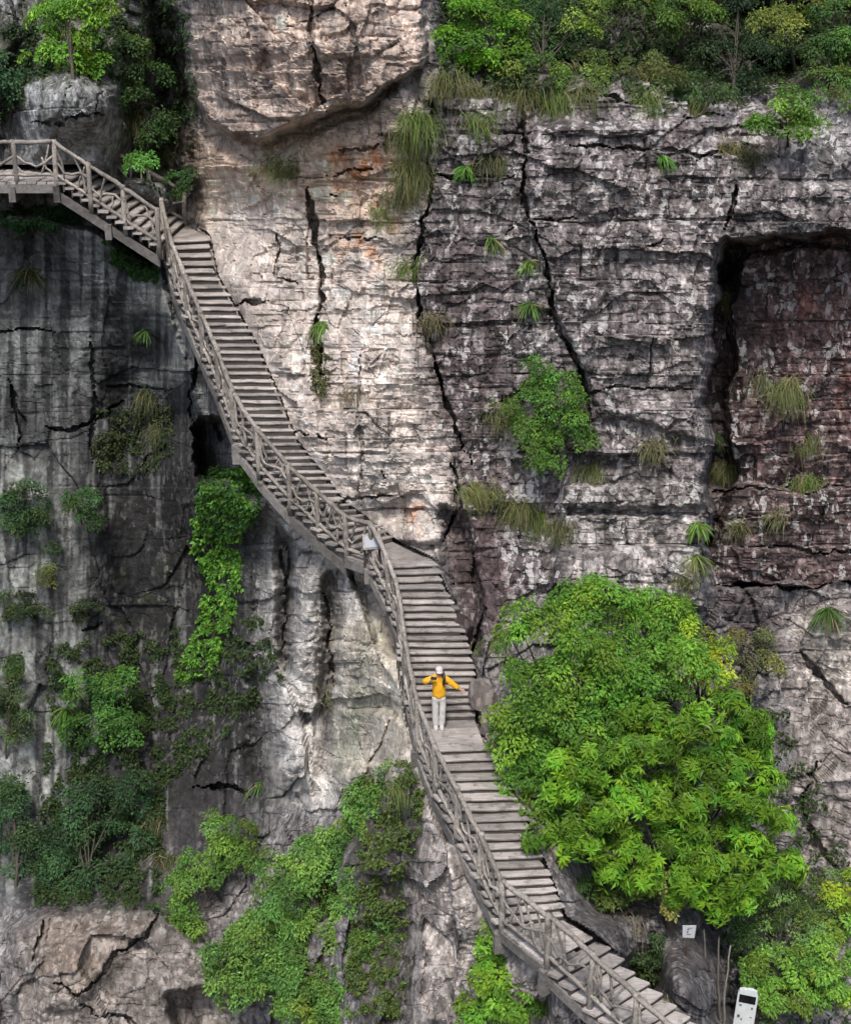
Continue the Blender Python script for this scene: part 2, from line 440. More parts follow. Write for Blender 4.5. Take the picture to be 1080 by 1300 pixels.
# large forms (+ = set back, - = proud)
def feat(mask, amt):
    global YB
    YB = YB + mask * amt
feat(pm(R_BLD, 6), -1.0); feat(pm([(300,-190),(330,60),(380,120),(480,90),(520,-190)], 50), -.5)
feat(pm([(243,120),(262,152),(300,178),(335,182),(390,159),(430,143),(470,132),(503,106),(500,122),(470,146),(430,160),(385,182),(335,206),(290,200),(255,170)], 7), .8)
feat(m_rec, 2.5); feat(pm([(912,306),(1010,300),(1270,302),(1270,318),(1010,314),(940,330),(912,370)], 6), .9)
feat(pm([(350,670),(366,690),(372,760),(366,850),(354,830),(352,740)], 9), 1.1); feat(pm([(410,735),(420,728),(428,800),(420,890),(408,930),(404,880),(414,800)], 7), .6)
feat(pm([(372,690),(402,720),(398,850),(392,960),(372,980),(362,900),(376,800)], 22), -.2); feat(pm([(352,930),(395,950),(400,1000),(372,1010)], 14), -.6)
feat(pm([(318,860),(345,850),(352,960),(330,1000),(312,960)], 14), .8)
feat(pm([(150,500),(250,500),(290,640),(300,760),(280,900),(200,980),(140,820)], 40), .9)
feat(pm([(905,310),(935,312),(945,330),(922,400),(930,470),(916,560),(935,600),(925,640),(905,700),(893,690),(895,600),(900,430)], 5), 1.3)
feat(pm([(893,615),(1040,620),(1110,618),(1270,625),(1270,760),(1080,742),(1000,746),(905,742)], 5), -1.1)     # lower bench of the recess
feat(pm([(1000,330),(1270,330),(1270,600),(985,590)], 30), -.5)
feat(pm([(912,225),(1000,235),(1270,225),(1270,300),(1010,300),(912,304)], 6), -.35)
feat(pm([(186,-190),(238,-190),(240,100),(256,310),(240,312),(215,240),(196,100)], 8), 1.7)
feat(pm([(28,108),(90,98),(148,108),(158,180),(140,222),(100,215),(40,200)], 14), -1.1)
feat(pm([(150,225),(230,232),(232,268),(200,262)], 8), -.8)
feat(pm([(-200,238),(74,238),(112,262),(165,300),(205,335),(190,338),(120,292),(60,276),(-200,276)], 5), 2.3)
feat(pm([(246,545),(262,532),(292,530),(318,592),(334,630),(312,628),(290,610),(256,606)], 6), 3.4)
feat(pm([(205,330),(230,400),(268,480),(296,556),(280,560),(255,500),(225,430)], 6), .9)
feat(pm([(715,618),(895,612),(900,775),(820,765),(700,748)], 5), -.55)
feat(pm([(722,646),(893,640),(893,652),(722,656)], 3), .45)
feat(pm([(740,560),(893,560),(893,612),(715,618)], 10), -.2)
feat(pm([(668,160),(900,150),(915,290),(900,420),(890,560),(760,520),(705,400),(668,280)], 5), -.35)
feat(pm([(545,222),(655,222),(662,300),(690,400),(640,560),(590,560),(545,430)], 7), -.1)
feat(pm([(560,640),(590,650),(605,720),(612,830),(585,820),(565,720)], 8), .9)
feat(pm([(500,690),(560,690),(575,745),(545,705)], 6), .5)
feat(m_BL, -.9); feat(pm([(20,1210),(120,1180),(190,1170),(110,1265),(60,1285)], 12), -.35)
feat(pm([(215,1265),(265,1255),(300,1280),(300,1330),(230,1330)], 8), 1.2)
feat(pm([(775,1190),(930,1160),(945,1300),(900,1400),(830,1310)], 20), .8)
feat(pm([(400,770),(425,762),(430,850),(402,940),(392,900)], 16), .4)
feat(pm([(425,800),(500,770),(512,900),(520,1000),(430,1000)], 16), -.5)
feat(pm([(452,728),(500,765),(510,835),(478,815),(458,770)], 8), 1.6)
feat(pm([(545,1000),(585,1060),(570,1300),(525,1300),(530,1100)], 14), -.3)
feat(pm([(330,650),(352,660),(350,760),(338,850),(318,860)], 12), .5)
feat(pm([(560,0),(1270,0),(1270,95),(900,110),(740,90),(560,70)], 14), 1.2)
feat(pm([(905,60),(1020,70),(1000,140),(930,120)], 12), 1.5)
feat(pm([(0,0),(60,0),(60,80),(0,90)], 12), -.3)
cracks = [([(668,150),(662,258),(690,330),(702,400),(735,470),(750,530)],5,.6),([(662,100),(666,170)],5,.6),([(388,238),(402,300),(408,380),(404,440),(412,500)],8,.8),
 ([(546,110),(545,170),(548,255),(530,310),(524,345),(545,440),(572,520),(600,590)],5.5,.7),([(395,-20),(400,60),(405,110),(415,150)],6,.45),([(360,30),(395,24),(440,8)],3,.2),
 ([(936,232),(930,262),(916,292)],5,.6),([(720,182),(760,186),(880,196),(912,205)],4,.3),([(700,115),(800,128),(850,125)],5,.5),([(860,152),(900,146),(925,152)],4,.5),([(870,205),(900,196),(930,190)],4,.4),
 ([(540,221),(610,222),(660,222)],4,.4),([(672,279),(715,277),(735,280)],3,.3),([(705,748),(760,764),(800,768),(890,775)],4.5,.6),([(724,498),(790,492),(885,496)],3,.3),([(640,300),(660,280)],3,.3),
 ([(-20,418),(82,421)],4,.4),([(54,540),(90,548),(110,540),(150,516),(162,510)],5,.5),([(30,158),(90,154),(140,150)],5,.4),([(120,490),(235,494)],3,.25),([(136,92),(128,170)],3,.2),
 ([(200,1150),(188,1185),(150,1210),(120,1250),(96,1258),(70,1240)],4.5,.35),([(60,1160),(40,1230)],5,.3),([(100,1268),(150,1290),(180,1310)],4,.3),
 ([(415,195),(450,190),(495,182)],4,.35),([(416,222),(470,214),(480,218)],4,.35),([(418,243),(432,248)],8,.6),([(478,172),(490,175)],6,.5),([(428,300),(470,305),(490,300)],3,.25),([(485,595),(490,615)],7,.7),
 ([(375,545),(420,556)],5,.5),([(425,630),(505,632)],3,.35),([(300,390),(318,384),(345,386)],6,.6),([(355,290),(350,350),(380,360)],4,.3),([(440,520),(470,528),(500,560)],3,.2),([(456,440),(458,640)],2.5,.15),
 ([(815,320),(835,310),(840,300)],7,.4),([(905,742),(1000,748),(1080,742),(1270,745)],6,.9),([(895,622),(1000,622),(1140,620)],5,.5),([(960,690),(1030,700),(1140,694)],4,.3),([(1010,820),(1040,860),(1080,900)],5,.4),
 ([(1040,960),(1010,1010),(1040,1080),(1080,1120)],8,.4),([(600,700),(612,780),(600,840)],7,.5),([(575,580),(585,640),(560,690)],5,.5),([(355,690),(365,760),(360,830)],6,.35),([(410,740),(415,800),(425,880)],5,.4),([(240,1000),(290,1000),(325,1010)],5,.6),
 ([(100,800),(130,790)],4,.3),([(30,820),(25,850)],9,.5),([(20,575),(30,540),(10,480)],6,.4),([(118,590),(122,560),(118,430)],6,.25),([(250,440),(247,520),(250,580)],5,.5)]
for pts, wd, dp in cracks: feat(cm(pts, wd), dp)

# block and layer relief, pushed out along the valley axis
XM, ZM = GX * .0205, -GY * .0215
wxm = XM + .14 * fbm(XM / 1.6, ZM / 1.6, 4, 12); wzm = ZM + .07 * fbm(XM / 1.4, ZM / 1.4, 4, 14)
rough = .72 + .28 * np.clip(m_C + m_rec + m_B + m_bld, 0, 1)
rough = rough * (1 - .62 * m_left) * (1 - .4 * m_BL) * (1 + .15 * m_F)
tone = np.zeros(GX.shape, np.float32)
def blocks(sx, sz, s, tilt):
    global tone
    h1, h2, h3, ox, oy, e = worley(wxm / sx, wzm / sz, s)
    tone = tone + (h3 - .5) * .5
    return (h1 - .5) + tilt * ((h2 - .5) * ox + (h3 - .5) * oy), e
def masonry(w_, h_, s, tilt):
    v = wzm / h_ + .10 * perlin(XM / 5, ZM / 3, s) + .45 * perlin(wzm / h_ * .6, wzm * 0 + 3.3, s + 1)
    i = np.floor(v).astype(np.int32); fv = v - i
    u = wxm / w_ * (.55 + .9 * _h(i, i * 0 + 5, s) / 255.) + _h(i, i * 0 + 9, s) * .37
    u = u + .4 * perlin(u * .7, i * 1.7 + .5, s + 2)
    j = np.floor(u).astype(np.int32); fu = u - j
    h1 = _h(i, j, s + 4) / 255.; h2 = _h(i, j, s + 5) / 255.; h3 = _h(i, j, s + 6) / 255.
    e = np.minimum(np.minimum(fu, 1 - fu) * w_, np.minimum(fv, 1 - fv) * h_)
    return (h1 - .5) + tilt * ((h2 - .5) * (fu - .5) + (h3 - .5) * (fv - .5)), e, _h(i, j, s + 7) / 255. - .5
wS = np.clip(m_C + m_rec + m_B + .45 * m_bld + .35 * m_left * smooth(640, 560, GY), 0, 1)
k1, q1, t1_ = masonry(3.0, 1.25, 210, 1.1); k2, q2, t2_ = masonry(.85, .34, 220, 1.2); k3, q3, t3_ = masonry(.32, .15, 230, 1.2)
b1, e1 = blocks(2.6, 1.5, 20, 1.2); b2, e2 = blocks(.95, .6, 24, 1.4); b3, e3 = blocks(.36, .25, 28, 1.5)
b4, e4 = blocks(.5, 1.3, 33, 1.3); b5, e5 = blocks(.17, .2, 36, 1.6)
mixv = smooth(-.2, .25, fbm(XM / 2.5, ZM / 3, 3, 39))
D = b1 * .55 + (b2 * (1 - .6 * mixv) + b4 * mixv) * .24 + b3 * .11 + b5 * .06
D -= smooth(.07, .0, e1) * .10 + smooth(.10, .0, e2) * .05 * smooth(-.1, .3, fbm(XM, ZM, 2, 31))
g_ = smooth(-.25, .2, fbm(XM / 2.2, ZM / 1.6, 3, 240))
gB = np.clip(m_B, 0, 1)
Ds = k1 * .30 + k2 * (.06 + .04 * gB) * (.4 + .6 * g_) + k3 * (.022 + .012 * gB) * g_ + b1 * .22 + b2 * .12 + b4 * .10 + b3 * .07 + b5 * .03
Ds -= smooth(.05, .01, q1) * .15 * smooth(.05, .25, fbm(XM / 1.6, ZM / .9, 3, 243)) + smooth(.035, .005, q2) * (.035 + .02 * gB) * smooth(-.05, .2, fbm(XM / .8, ZM / .6, 3, 246))
n_gate = fbm(XM / 1.8, ZM / 1.8, 3, 262)
def facet(sx, sz, s_, shear, tilt):
    h1, h2, h3, ox, oy, e = worley((wxm + shear * wzm) / sx, wzm / sz, s_, .95)
    return (h1 - .5) + tilt * ((h2 - .5) * ox + (h3 - .5) * oy), e
fa, fe = facet(2.3, 4.4, 250, .18, 2.6); fb_, fe2 = facet(1.0, 2.1, 254, -.15, 2.4); fc_, fe3 = facet(3.6, 2.4, 258, .05, 1.8)
wF = np.clip((1 - wS) * (1 - .6 * m_left) * (1 - .55 * m_BL), 0, 1)
D = D * rough * (1 - wS) * .7 + Ds * wS * (1 - .5 * m_left) + wF * (fa * .62 + fb_ * .24) + wS * fc_ * .30 + m_bld * fc_ * .35
D -= wF * (smooth(.04, .0, fe) * .12 * smooth(-.1, .2, n_gate) + smooth(.04, 0, fe2) * .05 * smooth(-.1, .2, n_gate))
tone = tone * (1 - .7 * wS) + wS * (t1_ * .35 + t2_ * (.3 + .3 * m_B) + t3_ * .25 + .5 * tone)
lay = wzm * 1.15 + .12 * XM * np.where(GX > 540, .12, -.1)
li = np.floor(lay).astype(int); lf = lay - li
lh = _perm[(li * 7) & 255] / 255. - .5
ledge = lh * .13 * smooth(0, .12, lf) + (_perm[((li - 1) * 7) & 255] / 255. - .5) * .13 * (1 - smooth(0, .12, lf))
notch = -smooth(.10, 0, np.minimum(lf, 1 - lf)) * .14 * smooth(.05, .3, fbm(XM / 1.6, ZM / .6, 3, 40))
lay2 = wzm * 3.9 + .2 * perlin(XM / 2, ZM / 2, 44)
lf2 = lay2 - np.floor(lay2)
notch2 = -smooth(.16, 0, np.minimum(lf2, 1 - lf2)) * .06 * smooth(0, .3, fbm(XM / .9, ZM / .5, 3, 47))
strat = np.clip(.25 + .75 * np.clip(m_C + m_rec + m_B * .9 + .5 * m_bld, 0, 1) + .3 * m_left * (GY < 560), 0, 1)
D += (ledge * .6 + notch * .7) * strat
D += (.22 * fbm(XM / 3.6, ZM / 3.6, 5, 50, .45) + .10 * fbm(XM / 1.0, ZM / 1.3, 3, 53, .5, True)) * (1 - .4 * m_left * (GY < 620)) + .018 * fbm(XM / .22, ZM / .3, 3, 56, .6, True)
flute = np.clip(m_left + .45 * m_F + .6 * m_H, 0, 1)
D += flute * (.10 * fbm(XM / .9, ZM / 5, 3, 60) + .02 * fbm(XM / .25, ZM / 1.6, 3, 64))
D += .014 * fbm(XM / .12, ZM / .14, 2, 70) + .015 * fbm(XM / .34, ZM / .5, 4, 72, .65, True) * np.clip(rough, 0, 1)

# level bed under the stairs
YS = np.full(GX.shape, np.nan, np.float32); near = np.full(GX.shape, 1e9, np.float32)
stair_poly = []
for nm in ORDER:
    o, i, f = FL[nm]
    for k in range(len(f) - 1):
        q = [o[k], o[k + 1], i[k + 1], i[k]]; qp = [proj(p) for p in q]
        stair_poly.append(qp)
        p = np.array(qp); i0, i1 = np.searchsorted(gx, [p[:, 0].min() - 60, p[:, 0].max() + 60]); j0, j1 = np.searchsorted(gy, [p[:, 1].min() - 60, p[:, 1].max() + 60])
        X, Yy = GX[j0:j1, i0:i1], GY[j0:j1, i0:i1]
        sd = poly_sd(X, Yy, qp); near[j0:j1, i0:i1] = np.minimum(near[j0:j1, i0:i1], sd)
        Amat = np.c_[p, np.ones(4)]; co, *_ = np.linalg.lstsq(Amat, np.array([v[1] for v in q]), rcond=None)
        pl = (co[0] * X + co[1] * Yy + co[2]).astype(np.float32)
        mk = sd < 5
        cur = YS[j0:j1, i0:i1]; YS[j0:j1, i0:i1] = np.where(mk, np.fmax(cur, pl), cur)
D *= smooth(-2, 30, near) * .9 + .1
D = np.where(near < 30, np.minimum(D, .12 + .02 * np.clip(near, 0, 40)), D)
YF = YB - D
ok = ~np.isnan(YS)
bed = np.where(ok, YS, 0) + .42
YF = np.where(ok, np.maximum(YF, bed), YF)
YB = YF + D * (~ok); D = D * (~ok)

# world coordinates
dxr = GX - 540.0; dyr = F * ct + (650.0 - GY) * st; dzr = -F * st + (650.0 - GY) * ct
T = YB / dyr
CV = np.stack([T * dxr, YB - D, T * dzr + CAMZ + .25 * D], -1)
def surf(px, py, push=0.0):
    i = int(np.clip((px - gx[0]) / STEP, 0, len(gx) - 1)); j = int(np.clip((py - gy[0]) / STEP, 0, len(gy) - 1))
    return P(px, py, float(YF[j, i]) - push)

# rock colours: beds of rock, stain and lichen crust, with some shade painted in
def S(*c): return np.array(srgb(*c), np.float32)
n_lo = fbm(XM / 1.8, ZM / 2.2, 4, 80); n_v = fbm(XM / .7, ZM / 4.5, 4, 84); n_m = fbm(XM / .5, ZM / .7, 4, 88); n_s = fbm(XM / .16, ZM / .24, 3, 92)
C = np.empty(GX.shape + (3,), np.float32); C[:] = S(122, 118, 118)
def paint(mask, col, amt=1.0):
    global C
    k = np.clip(mask * amt, 0, 1)[..., None]
    C = C * (1 - k) + S(*col) * k
paint(m_C, (119, 112, 112)); paint(m_B, (186, 175, 167)); paint(m_bld, (188, 170, 158)); paint(m_left, (74, 76, 76)); paint(m_F, (180, 176, 172)); paint(m_BL, (124, 117, 112)); paint(m_H, (158, 150, 145))  # left wall colour darkened to stand for gorge shade
paint(pm([(-190,-190),(235,-190),(250,290),(205,290),(70,225),(-190,225)], 10), (98, 98, 98)); paint(pm([(28,105),(150,105),(158,215),(40,215)], 20), (132, 134, 134))
paint(pm([(235,170),(300,178),(420,160),(500,140),(505,290),(300,250),(262,280)], 25), (196, 172, 152), .85)
paint(pm([(265,640),(440,560),(600,560),(600,700),(470,690)], 25), (186, 178, 172), .5)
paint(pm([(415,190),(500,180),(500,215),(420,245)], 10) * smooth(-.1, .3, n_m), (192, 128, 82), .8)
paint(pm([(420,250),(500,250),(500,350),(430,330)], 22) * smooth(.05, .4, n_m), (190, 138, 100), .7)
paint(pm([(500,640),(540,640),(535,680),(505,670)], 10) * smooth(-.2, .3, n_m), (196, 150, 120), .7)
# purple-black seep zones
paint(pm([(535,300),(600,310),(650,400),(640,600),(660,760),(600,700),(560,560),(535,440)], 26), (94, 84, 84), .85)
paint(pm([(560,640),(640,660),(660,760),(600,850),(570,740)], 16), (84, 70, 70), .85)
paint(m_rec, (110, 92, 91)); paint(pm([(900,300),(960,310),(950,620),(895,640)], 20) * m_rec, (64, 55, 54), .7); paint(pm([(900,625),(1270,625),(1270,745),(905,742)], 8), (98, 85, 83), .9)  # recess rock; the shade along its left side is painted darker
paint(pm([(1000,360),(1060,380),(1080,540),(1010,500)], 20) * smooth(-.2, .3, n_v), (128, 86, 74), .7)
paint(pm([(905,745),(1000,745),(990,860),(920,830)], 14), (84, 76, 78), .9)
paint(pm([(990,760),(1270,760),(1270,1180),(1040,1180),(1000,1000)], 20), (146, 138, 134), .9)
paint(pm([(1020,790),(1270,780),(1270,880),(1030,880)], 24), (190, 184, 176), .7)
paint(pm([(660,110),(910,110),(900,260),(680,270)], 30) * smooth(0, .35, n_lo), (100, 92, 92), .7)
paint(pm([(700,300),(900,290),(890,430),(720,430)], 30) * smooth(.0, .35, n_m), (100, 89, 89), .55)
paint(pm([(720,610),(900,610),(895,770),(715,750)], 10), (156, 150, 146), .6)
paint(pm([(820,290),(905,320),(895,620),(820,540)], 28), (156, 148, 145), .55)
paint(pm([(1000,120),(1270,110),(1270,260),(1020,240)], 26), (142, 140, 140), .6)
# left wall: water streaks, painted gorge shade, pale lichen crust
paint(m_left * smooth(.05, .5, n_v), (58, 59, 60), .8); paint(m_left * smooth(.1, .55, -n_v), (132, 135, 134), .55)
paint(pm([(0,290),(210,290),(240,430),(250,500),(0,500)], 30) * smooth(-.2, .3, n_lo), (146, 149, 148), .75)
paint(pm([(125,480),(260,560),(300,760),(320,980),(190,1010),(120,830),(110,640)], 36), (42, 42, 43), .95)  # gorge shade painted into the rock as near-black
paint(pm([(0,560),(60,600),(100,760),(100,900),(80,1010),(0,1100)], 22) * smooth(-.35, .15, n_m), (140, 143, 138), .75)
paint(pm([(190,420),(260,430),(262,600),(230,600)], 16) * smooth(-.2, .2, n_v), (62, 62, 63), .7)
paint(pm([(215,600),(345,640),(330,860),(350,1010),(300,1030),(200,1150),(60,1150),(110,1000),(190,900)], 30), (44, 44, 43), .9)  # lower gorge painted dark too, in place of shade
paint(pm([(352,660),(374,690),(374,850),(350,850)], 10), (70, 67, 65), .8); paint(pm([(402,730),(436,722),(440,800),(405,980)], 9), (80, 76, 68), .75)
paint(pm([(330,980),(300,1150),(200,1200),(190,1050)], 30), (74, 71, 71), .7)
paint(pm([(60,1160),(190,1165),(100,1260),(50,1230)], 20), (136, 119, 104), .5)
# spur under the stairs
paint(m_F * smooth(.1, .5, n_v), (112, 108, 106), .7)
paint(pm([(425,800),(500,770),(520,960),(500,1010),(430,990)], 16), (196, 187, 170), .8)
paint(pm([(425,820),(470,800),(460,960),(430,980)], 18) * smooth(-.1, .3, n_v), (140, 150, 128), .6)
paint(pm([(455,1010),(530,1010),(520,1300),(470,1300)], 14), (86, 80, 78), .9)
paint(m_H * smooth(.1, .4, n_m), (84, 80, 80), .75)
paint(pm([(530,1040),(590,1080),(590,1300),(530,1300)], 14) * smooth(.3, -.2, n_m), (186, 176, 170), .6)
paint(pm([(700,1130),(940,1130),(950,1480),(760,1480)], 30), (92, 88, 88), .85)
paint(pm([(590,880),(640,900),(640,1000),(700,1120),(640,1000)], 14), (140, 120, 114), .6)
# pale vertical lime runs
sk = fbm(XM / .30, ZM / 7, 4, 150); sk2 = fbm(XM / .22, ZM / 5, 4, 156)
paint(m_left * smooth(.04, .12, sk), (46, 46, 47), .75); paint(m_left * smooth(.10, .2, sk2) * smooth(.1, -.2, sk), (140, 142, 140), .4)
paint(m_bld * smooth(.12, .2, fbm(XM / .9, ZM / 1.4, 5, 160)), (118, 104, 98), .55); paint(m_bld * smooth(.12, .2, fbm(XM / .8, ZM / 1.2, 5, 166)), (206, 190, 176), .5)
paint(pm([(555,-190),(1270,-190),(1270,105),(940,125),(740,95),(560,85)], 10), (62, 58, 48), .8)  # dark rim soil, with the shade under the scrub painted in
runs = smooth(.28, .5, fbm(XM / .45, ZM / 6, 3, 120)) * smooth(-.2, .2, n_lo)
paint(runs * np.clip(m_C + m_B + .4 * m_rec, 0, 1), (186, 182, 182), .55)
stain = smooth(.25, .5, fbm(XM / .6, ZM / 5, 3, 126)); paint(stain * np.clip(m_C + m_rec * .6 + .6 * m_bld, 0, 1), (74, 66, 66), .6)
C *= (1 + .42 * tone)[..., None]
C *= (1 + .20 * n_m + .10 * n_s + .20 * n_lo)[..., None]
patch = fbm(XM / .42, ZM / .62, 5, 140, .62); patch2 = fbm(XM / .30, ZM / .52, 5, 146, .62)
crust = np.clip(.25 + .55 * m_C + .55 * m_rec + .25 * m_B + .25 * m_H + .2 * m_F - .3 * m_left, 0, 1)
C = C * (1 + (smooth(.13, .16, patch) * .40 - smooth(.13, .16, -patch2) * .32)[..., None] * crust[..., None])
# dirt and lichen held by open joints
C *= (1 - .38 * (1 - wS) * (smooth(.06, 0, e2) * smooth(-.1, .3, n_lo)))[..., None]
C *= (1 - wS * (.4 * smooth(.04, .0, q1) * smooth(-.05, .25, n_m) + .16 * smooth(.03, 0, q2) * smooth(0, .25, n_m)))[..., None]
moss = np.clip(pm([(100,1000),(300,880),(330,620),(250,600),(120,700),(60,1150),(200,1150)], 30) * smooth(.1, .5, n_m), 0, 1) * .55
moss = np.maximum(moss, pm([(-190,-190),(235,-190),(250,230),(160,230),(150,110),(-190,110)], 16) * smooth(-.2, .3, n_m) * .7)
moss = np.maximum(moss, pm([(560,0),(1270,0),(1270,110),(900,130),(620,120)], 20) * smooth(-.2, .3, n_m) * .7)
moss = np.maximum(moss, pm([(440,960),(530,970),(520,1300),(470,1300)], 18) * smooth(-.1, .3, n_m) * .7)
moss = np.maximum(moss, pm([(420,300),(520,250),(520,320)], 20) * .2)
paint(moss, (58, 62, 36), 1.0)
C = np.clip(C, .012, .62)
fleck = np.clip(.45 + .55 * m_C + .5 * m_rec + .1 * m_B - .1 * m_left, 0, 1) * smooth(-.3, .1, fbm(XM / 1.1, ZM / 1.6, 3, 130))
fleck = np.maximum(fleck, pm([(150,600),(300,600),(330,1000),(190,900)], 30) * smooth(.1, .4, n_m) * .8)
fleck = fleck * (1 - .55 * m_left)
chipv = np.clip(.8 + .25 * m_C + .25 * m_rec - .35 * m_B - .30 * m_left - .35 * m_F - .2 * m_BL - .1 * m_bld, .3, 1)
ny, nx = GX.shape
idx = np.arange(ny * nx, dtype=np.int32).reshape(ny, nx)
Fq = np.stack([idx[:-1, :-1].ravel(), idx[1:, :-1].ravel(), idx[1:, 1:].ravel(), idx[:-1, 1:].ravel()], 1)
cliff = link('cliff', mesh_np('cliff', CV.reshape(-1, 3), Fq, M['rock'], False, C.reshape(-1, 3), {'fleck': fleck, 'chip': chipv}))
tag(cliff, 'tall layered grey rock cliff that the stairway climbs', 'cliff', kind='structure')

# ------------------------------------------------------------------ stairway
def tube(pts, rad, sides=7, wob=.12, cap=True, seed=0):
    """a rough tapering log through the points"""
    r_ = random.Random(seed)
    pts = [Vector(p) for p in pts]; n = len(pts)
    V = []; Fc = []
    up0 = Vector((.31, .22, .9)).normalized()
    ph = r_.uniform(0, 6)
    for k, p in enumerate(pts):
        t = (pts[min(k + 1, n - 1)] - pts[max(k - 1, 0)]).normalized()
        a = t.cross(up0)
        if a.length < .05: a = t.cross(Vector((1, 0, 0)))
        a.normalize(); b = t.cross(a)
        rr = rad[k] if hasattr(rad, '__len__') else rad
        for j in range(sides):
            an = 2 * math.pi * j / sides + ph
            q = rr * (1 + r_.uniform(-wob, wob))
            V.append(p + a * math.cos(an) * q + b * math.sin(an) * q)
    for k in range(n - 1):
        for j in range(sides):
            j2 = (j + 1) % sides
            Fc.append((k * sides + j, k * sides + j2, (k + 1) * sides + j2, (k + 1) * sides + j))
    return V, Fc
def pyobj(name, V, Fc, mat, parent=None, caps=None, smooth_shade=True):
    me = bpy.data.meshes.new(name)
    Fc = list(Fc)
    if caps:
        Fc.append(tuple(reversed(range(caps)))); Fc.append(tuple(range(len(V) - caps, len(V))))
    me.from_pydata([tuple(v) for v in V], [], Fc)
    if smooth_shade: me.polygons.foreach_set('use_smooth', [True] * len(Fc))
    me.materials.append(mat); me.update()
    return link(name, me, parent)
def log(name, pts, rad, parent, mat=None, sides=7, sub=3, bend=.02, wob=.12):
    """log with small natural bends between given points"""
    P2 = []; R2 = []
    pts = [Vector(p) for p in pts]; n = len(pts)
    rad = rad if hasattr(rad, '__len__') else [rad] * n
    for k in range(n - 1):
        for j in range(sub):
            t = j / sub
            q = pts[k].lerp(pts[k + 1], t)
            if not (k == 0 and j == 0): q = q + Vector((rnd.uniform(-bend, bend), rnd.uniform(-bend, bend), rnd.uniform(-bend, bend)))
            P2.append(q); R2.append(rad[k] * (1 - t) + rad[k + 1] * t)
    P2.append(pts[-1]); R2.append(rad[-1])
    V, Fc = tube(P2, R2, sides, wob, seed=rnd.randint(0, 10 ** 6))
    return pyobj(name, V, Fc, mat or M['log'], parent, sides)
def slab(name, a0, a1, b0, b1, ztop, thick, mat, parent, jag=.012, segs=5):
    """plank with four top corners a0-a1 (front edge) and b0-b1 (back edge), worn and slightly uneven along its length"""
    V = []; Fc = []
    a0, a1, b0, b1 = [Vector(v) for v in (a0, a1, b0, b1)]
    fw = ((a0 + a1) - (b0 + b1)); fw.z = 0; fw.normalize()
    for k in range(segs + 1):
        t = k / segs
        f = a0.lerp(a1, t); r = b0.lerp(b1, t)
        dz = rnd.uniform(-jag, jag); df = rnd.uniform(-jag, jag) * 1.5
        f = f + fw * df
        zt = ztop
        e = min(.02, thick * .35)
        V += [(f.x - fw.x * e, f.y - fw.y * e, zt + dz), (f.x, f.y, zt - e + dz), (f.x, f.y, zt - thick + e + dz), (f.x - fw.x * e, f.y - fw.y * e, zt - thick + dz),
              (r.x, r.y, zt - thick), (r.x, r.y, zt + dz * .5)]
    for k in range(segs):
        for j in range(6):
            j2 = (j + 1) % 6
            Fc.append((k * 6 + j, (k + 1) * 6 + j, (k + 1) * 6 + j2, k * 6 + j2))
    Fc.append(tuple(range(6))); Fc.append(tuple(reversed(range(len(V) - 6, len(V)))))
    return pyobj(name, V, Fc, mat, parent, None, False)
def along(nodes, f, t):
    return np.array([np.interp(t, f, nodes[:, c]) for c in range(3)])

def railing(root, line, height, spacing=1.2, offset_end=(True, True), dense=1.0):
    """rustic rail of peeled branches along a world polyline (list of points at deck level)"""
    rail = link('railing', None, root)
    L = [Vector(p) for p in line]
    cum = [0]
    for a, b in zip(L[:-1], L[1:]): cum.append(cum[-1] + (b - a).length)
    tot = cum[-1]
    def at(s):
        s = max(0, min(tot, s))
        return Vector([float(np.interp(s, cum, [p[c] for p in L])) for c in range(3)])
    n = max(1, round(tot / spacing))
    st_ = [tot * k / n for k in range(n + 1)]
    Z = Vector((0, 0, 1))
    for k, s in enumerate(st_):
        if (k == 0 and not offset_end[0]) or (k == n and not offset_end[1]): continue
        b = at(s); lean = Vector((rnd.uniform(-.03, .03), rnd.uniform(-.03, .03), 0))
        log('post', [b - Z * .28, b + Z * height * .5, b + Z * (height + .07) + lean], [.074, .070, .062], rail, sides=8, sub=2, bend=.008)
    # top rail, middle rail and foot rail in overlapping lengths
    for zz, rr, nm in ((height, .062, 'handrail'), (height * .16, .052, 'foot_rail')):
        for k in range(n):
            s0, s1 = st_[k] - .08, st_[k + 1] + .08
            m = 4
            pts = [at(s0 + (s1 - s0) * j / m) + Z * (zz + rnd.uniform(-.012, .02)) for j in range(m + 1)]
            log(nm, pts, [rr * rnd.uniform(.85, 1.15) for _ in pts], rail, sides=7, sub=2, bend=.012)
    for k in range(n):
        s0, s1 = st_[k], st_[k + 1]; w_ = s1 - s0
        def q(u, v): return at(s0 + u * w_) + Z * (height * v)
        # a sinuous middle branch
        ph = rnd.uniform(0, 3)
        log('branch', [q(u, .52 + .16 * math.sin(ph + u * 5.5)) for u in (0, .25, .5, .75, 1)], [.036, .04, .036, .032, .03], rail, sides=6, sub=2, bend=.02)
        m = max(2, int(round(3.1 * w_ * dense)))
        for j in range(m):
            u0 = (j + rnd.uniform(.1, .5)) / m; u1 = min(1, max(0, u0 + rnd.choice((-1, 1)) * rnd.uniform(.12, .34)))
            v0, v1 = (.16, 1.0) if rnd.random() < .6 else ((.16, .62) if rnd.random() < .5 else (.45, 1.0))
            um = (u0 + u1) / 2 + rnd.uniform(-.08, .08)
            log('branch', [q(u0, v0), q(um, (v0 + v1) / 2 + rnd.uniform(-.06, .06)), q(u1, v1)], [rnd.uniform(.028, .042), .032, rnd.uniform(.02, .03)], rail, sides=6, sub=3, bend=.018)
    return rail

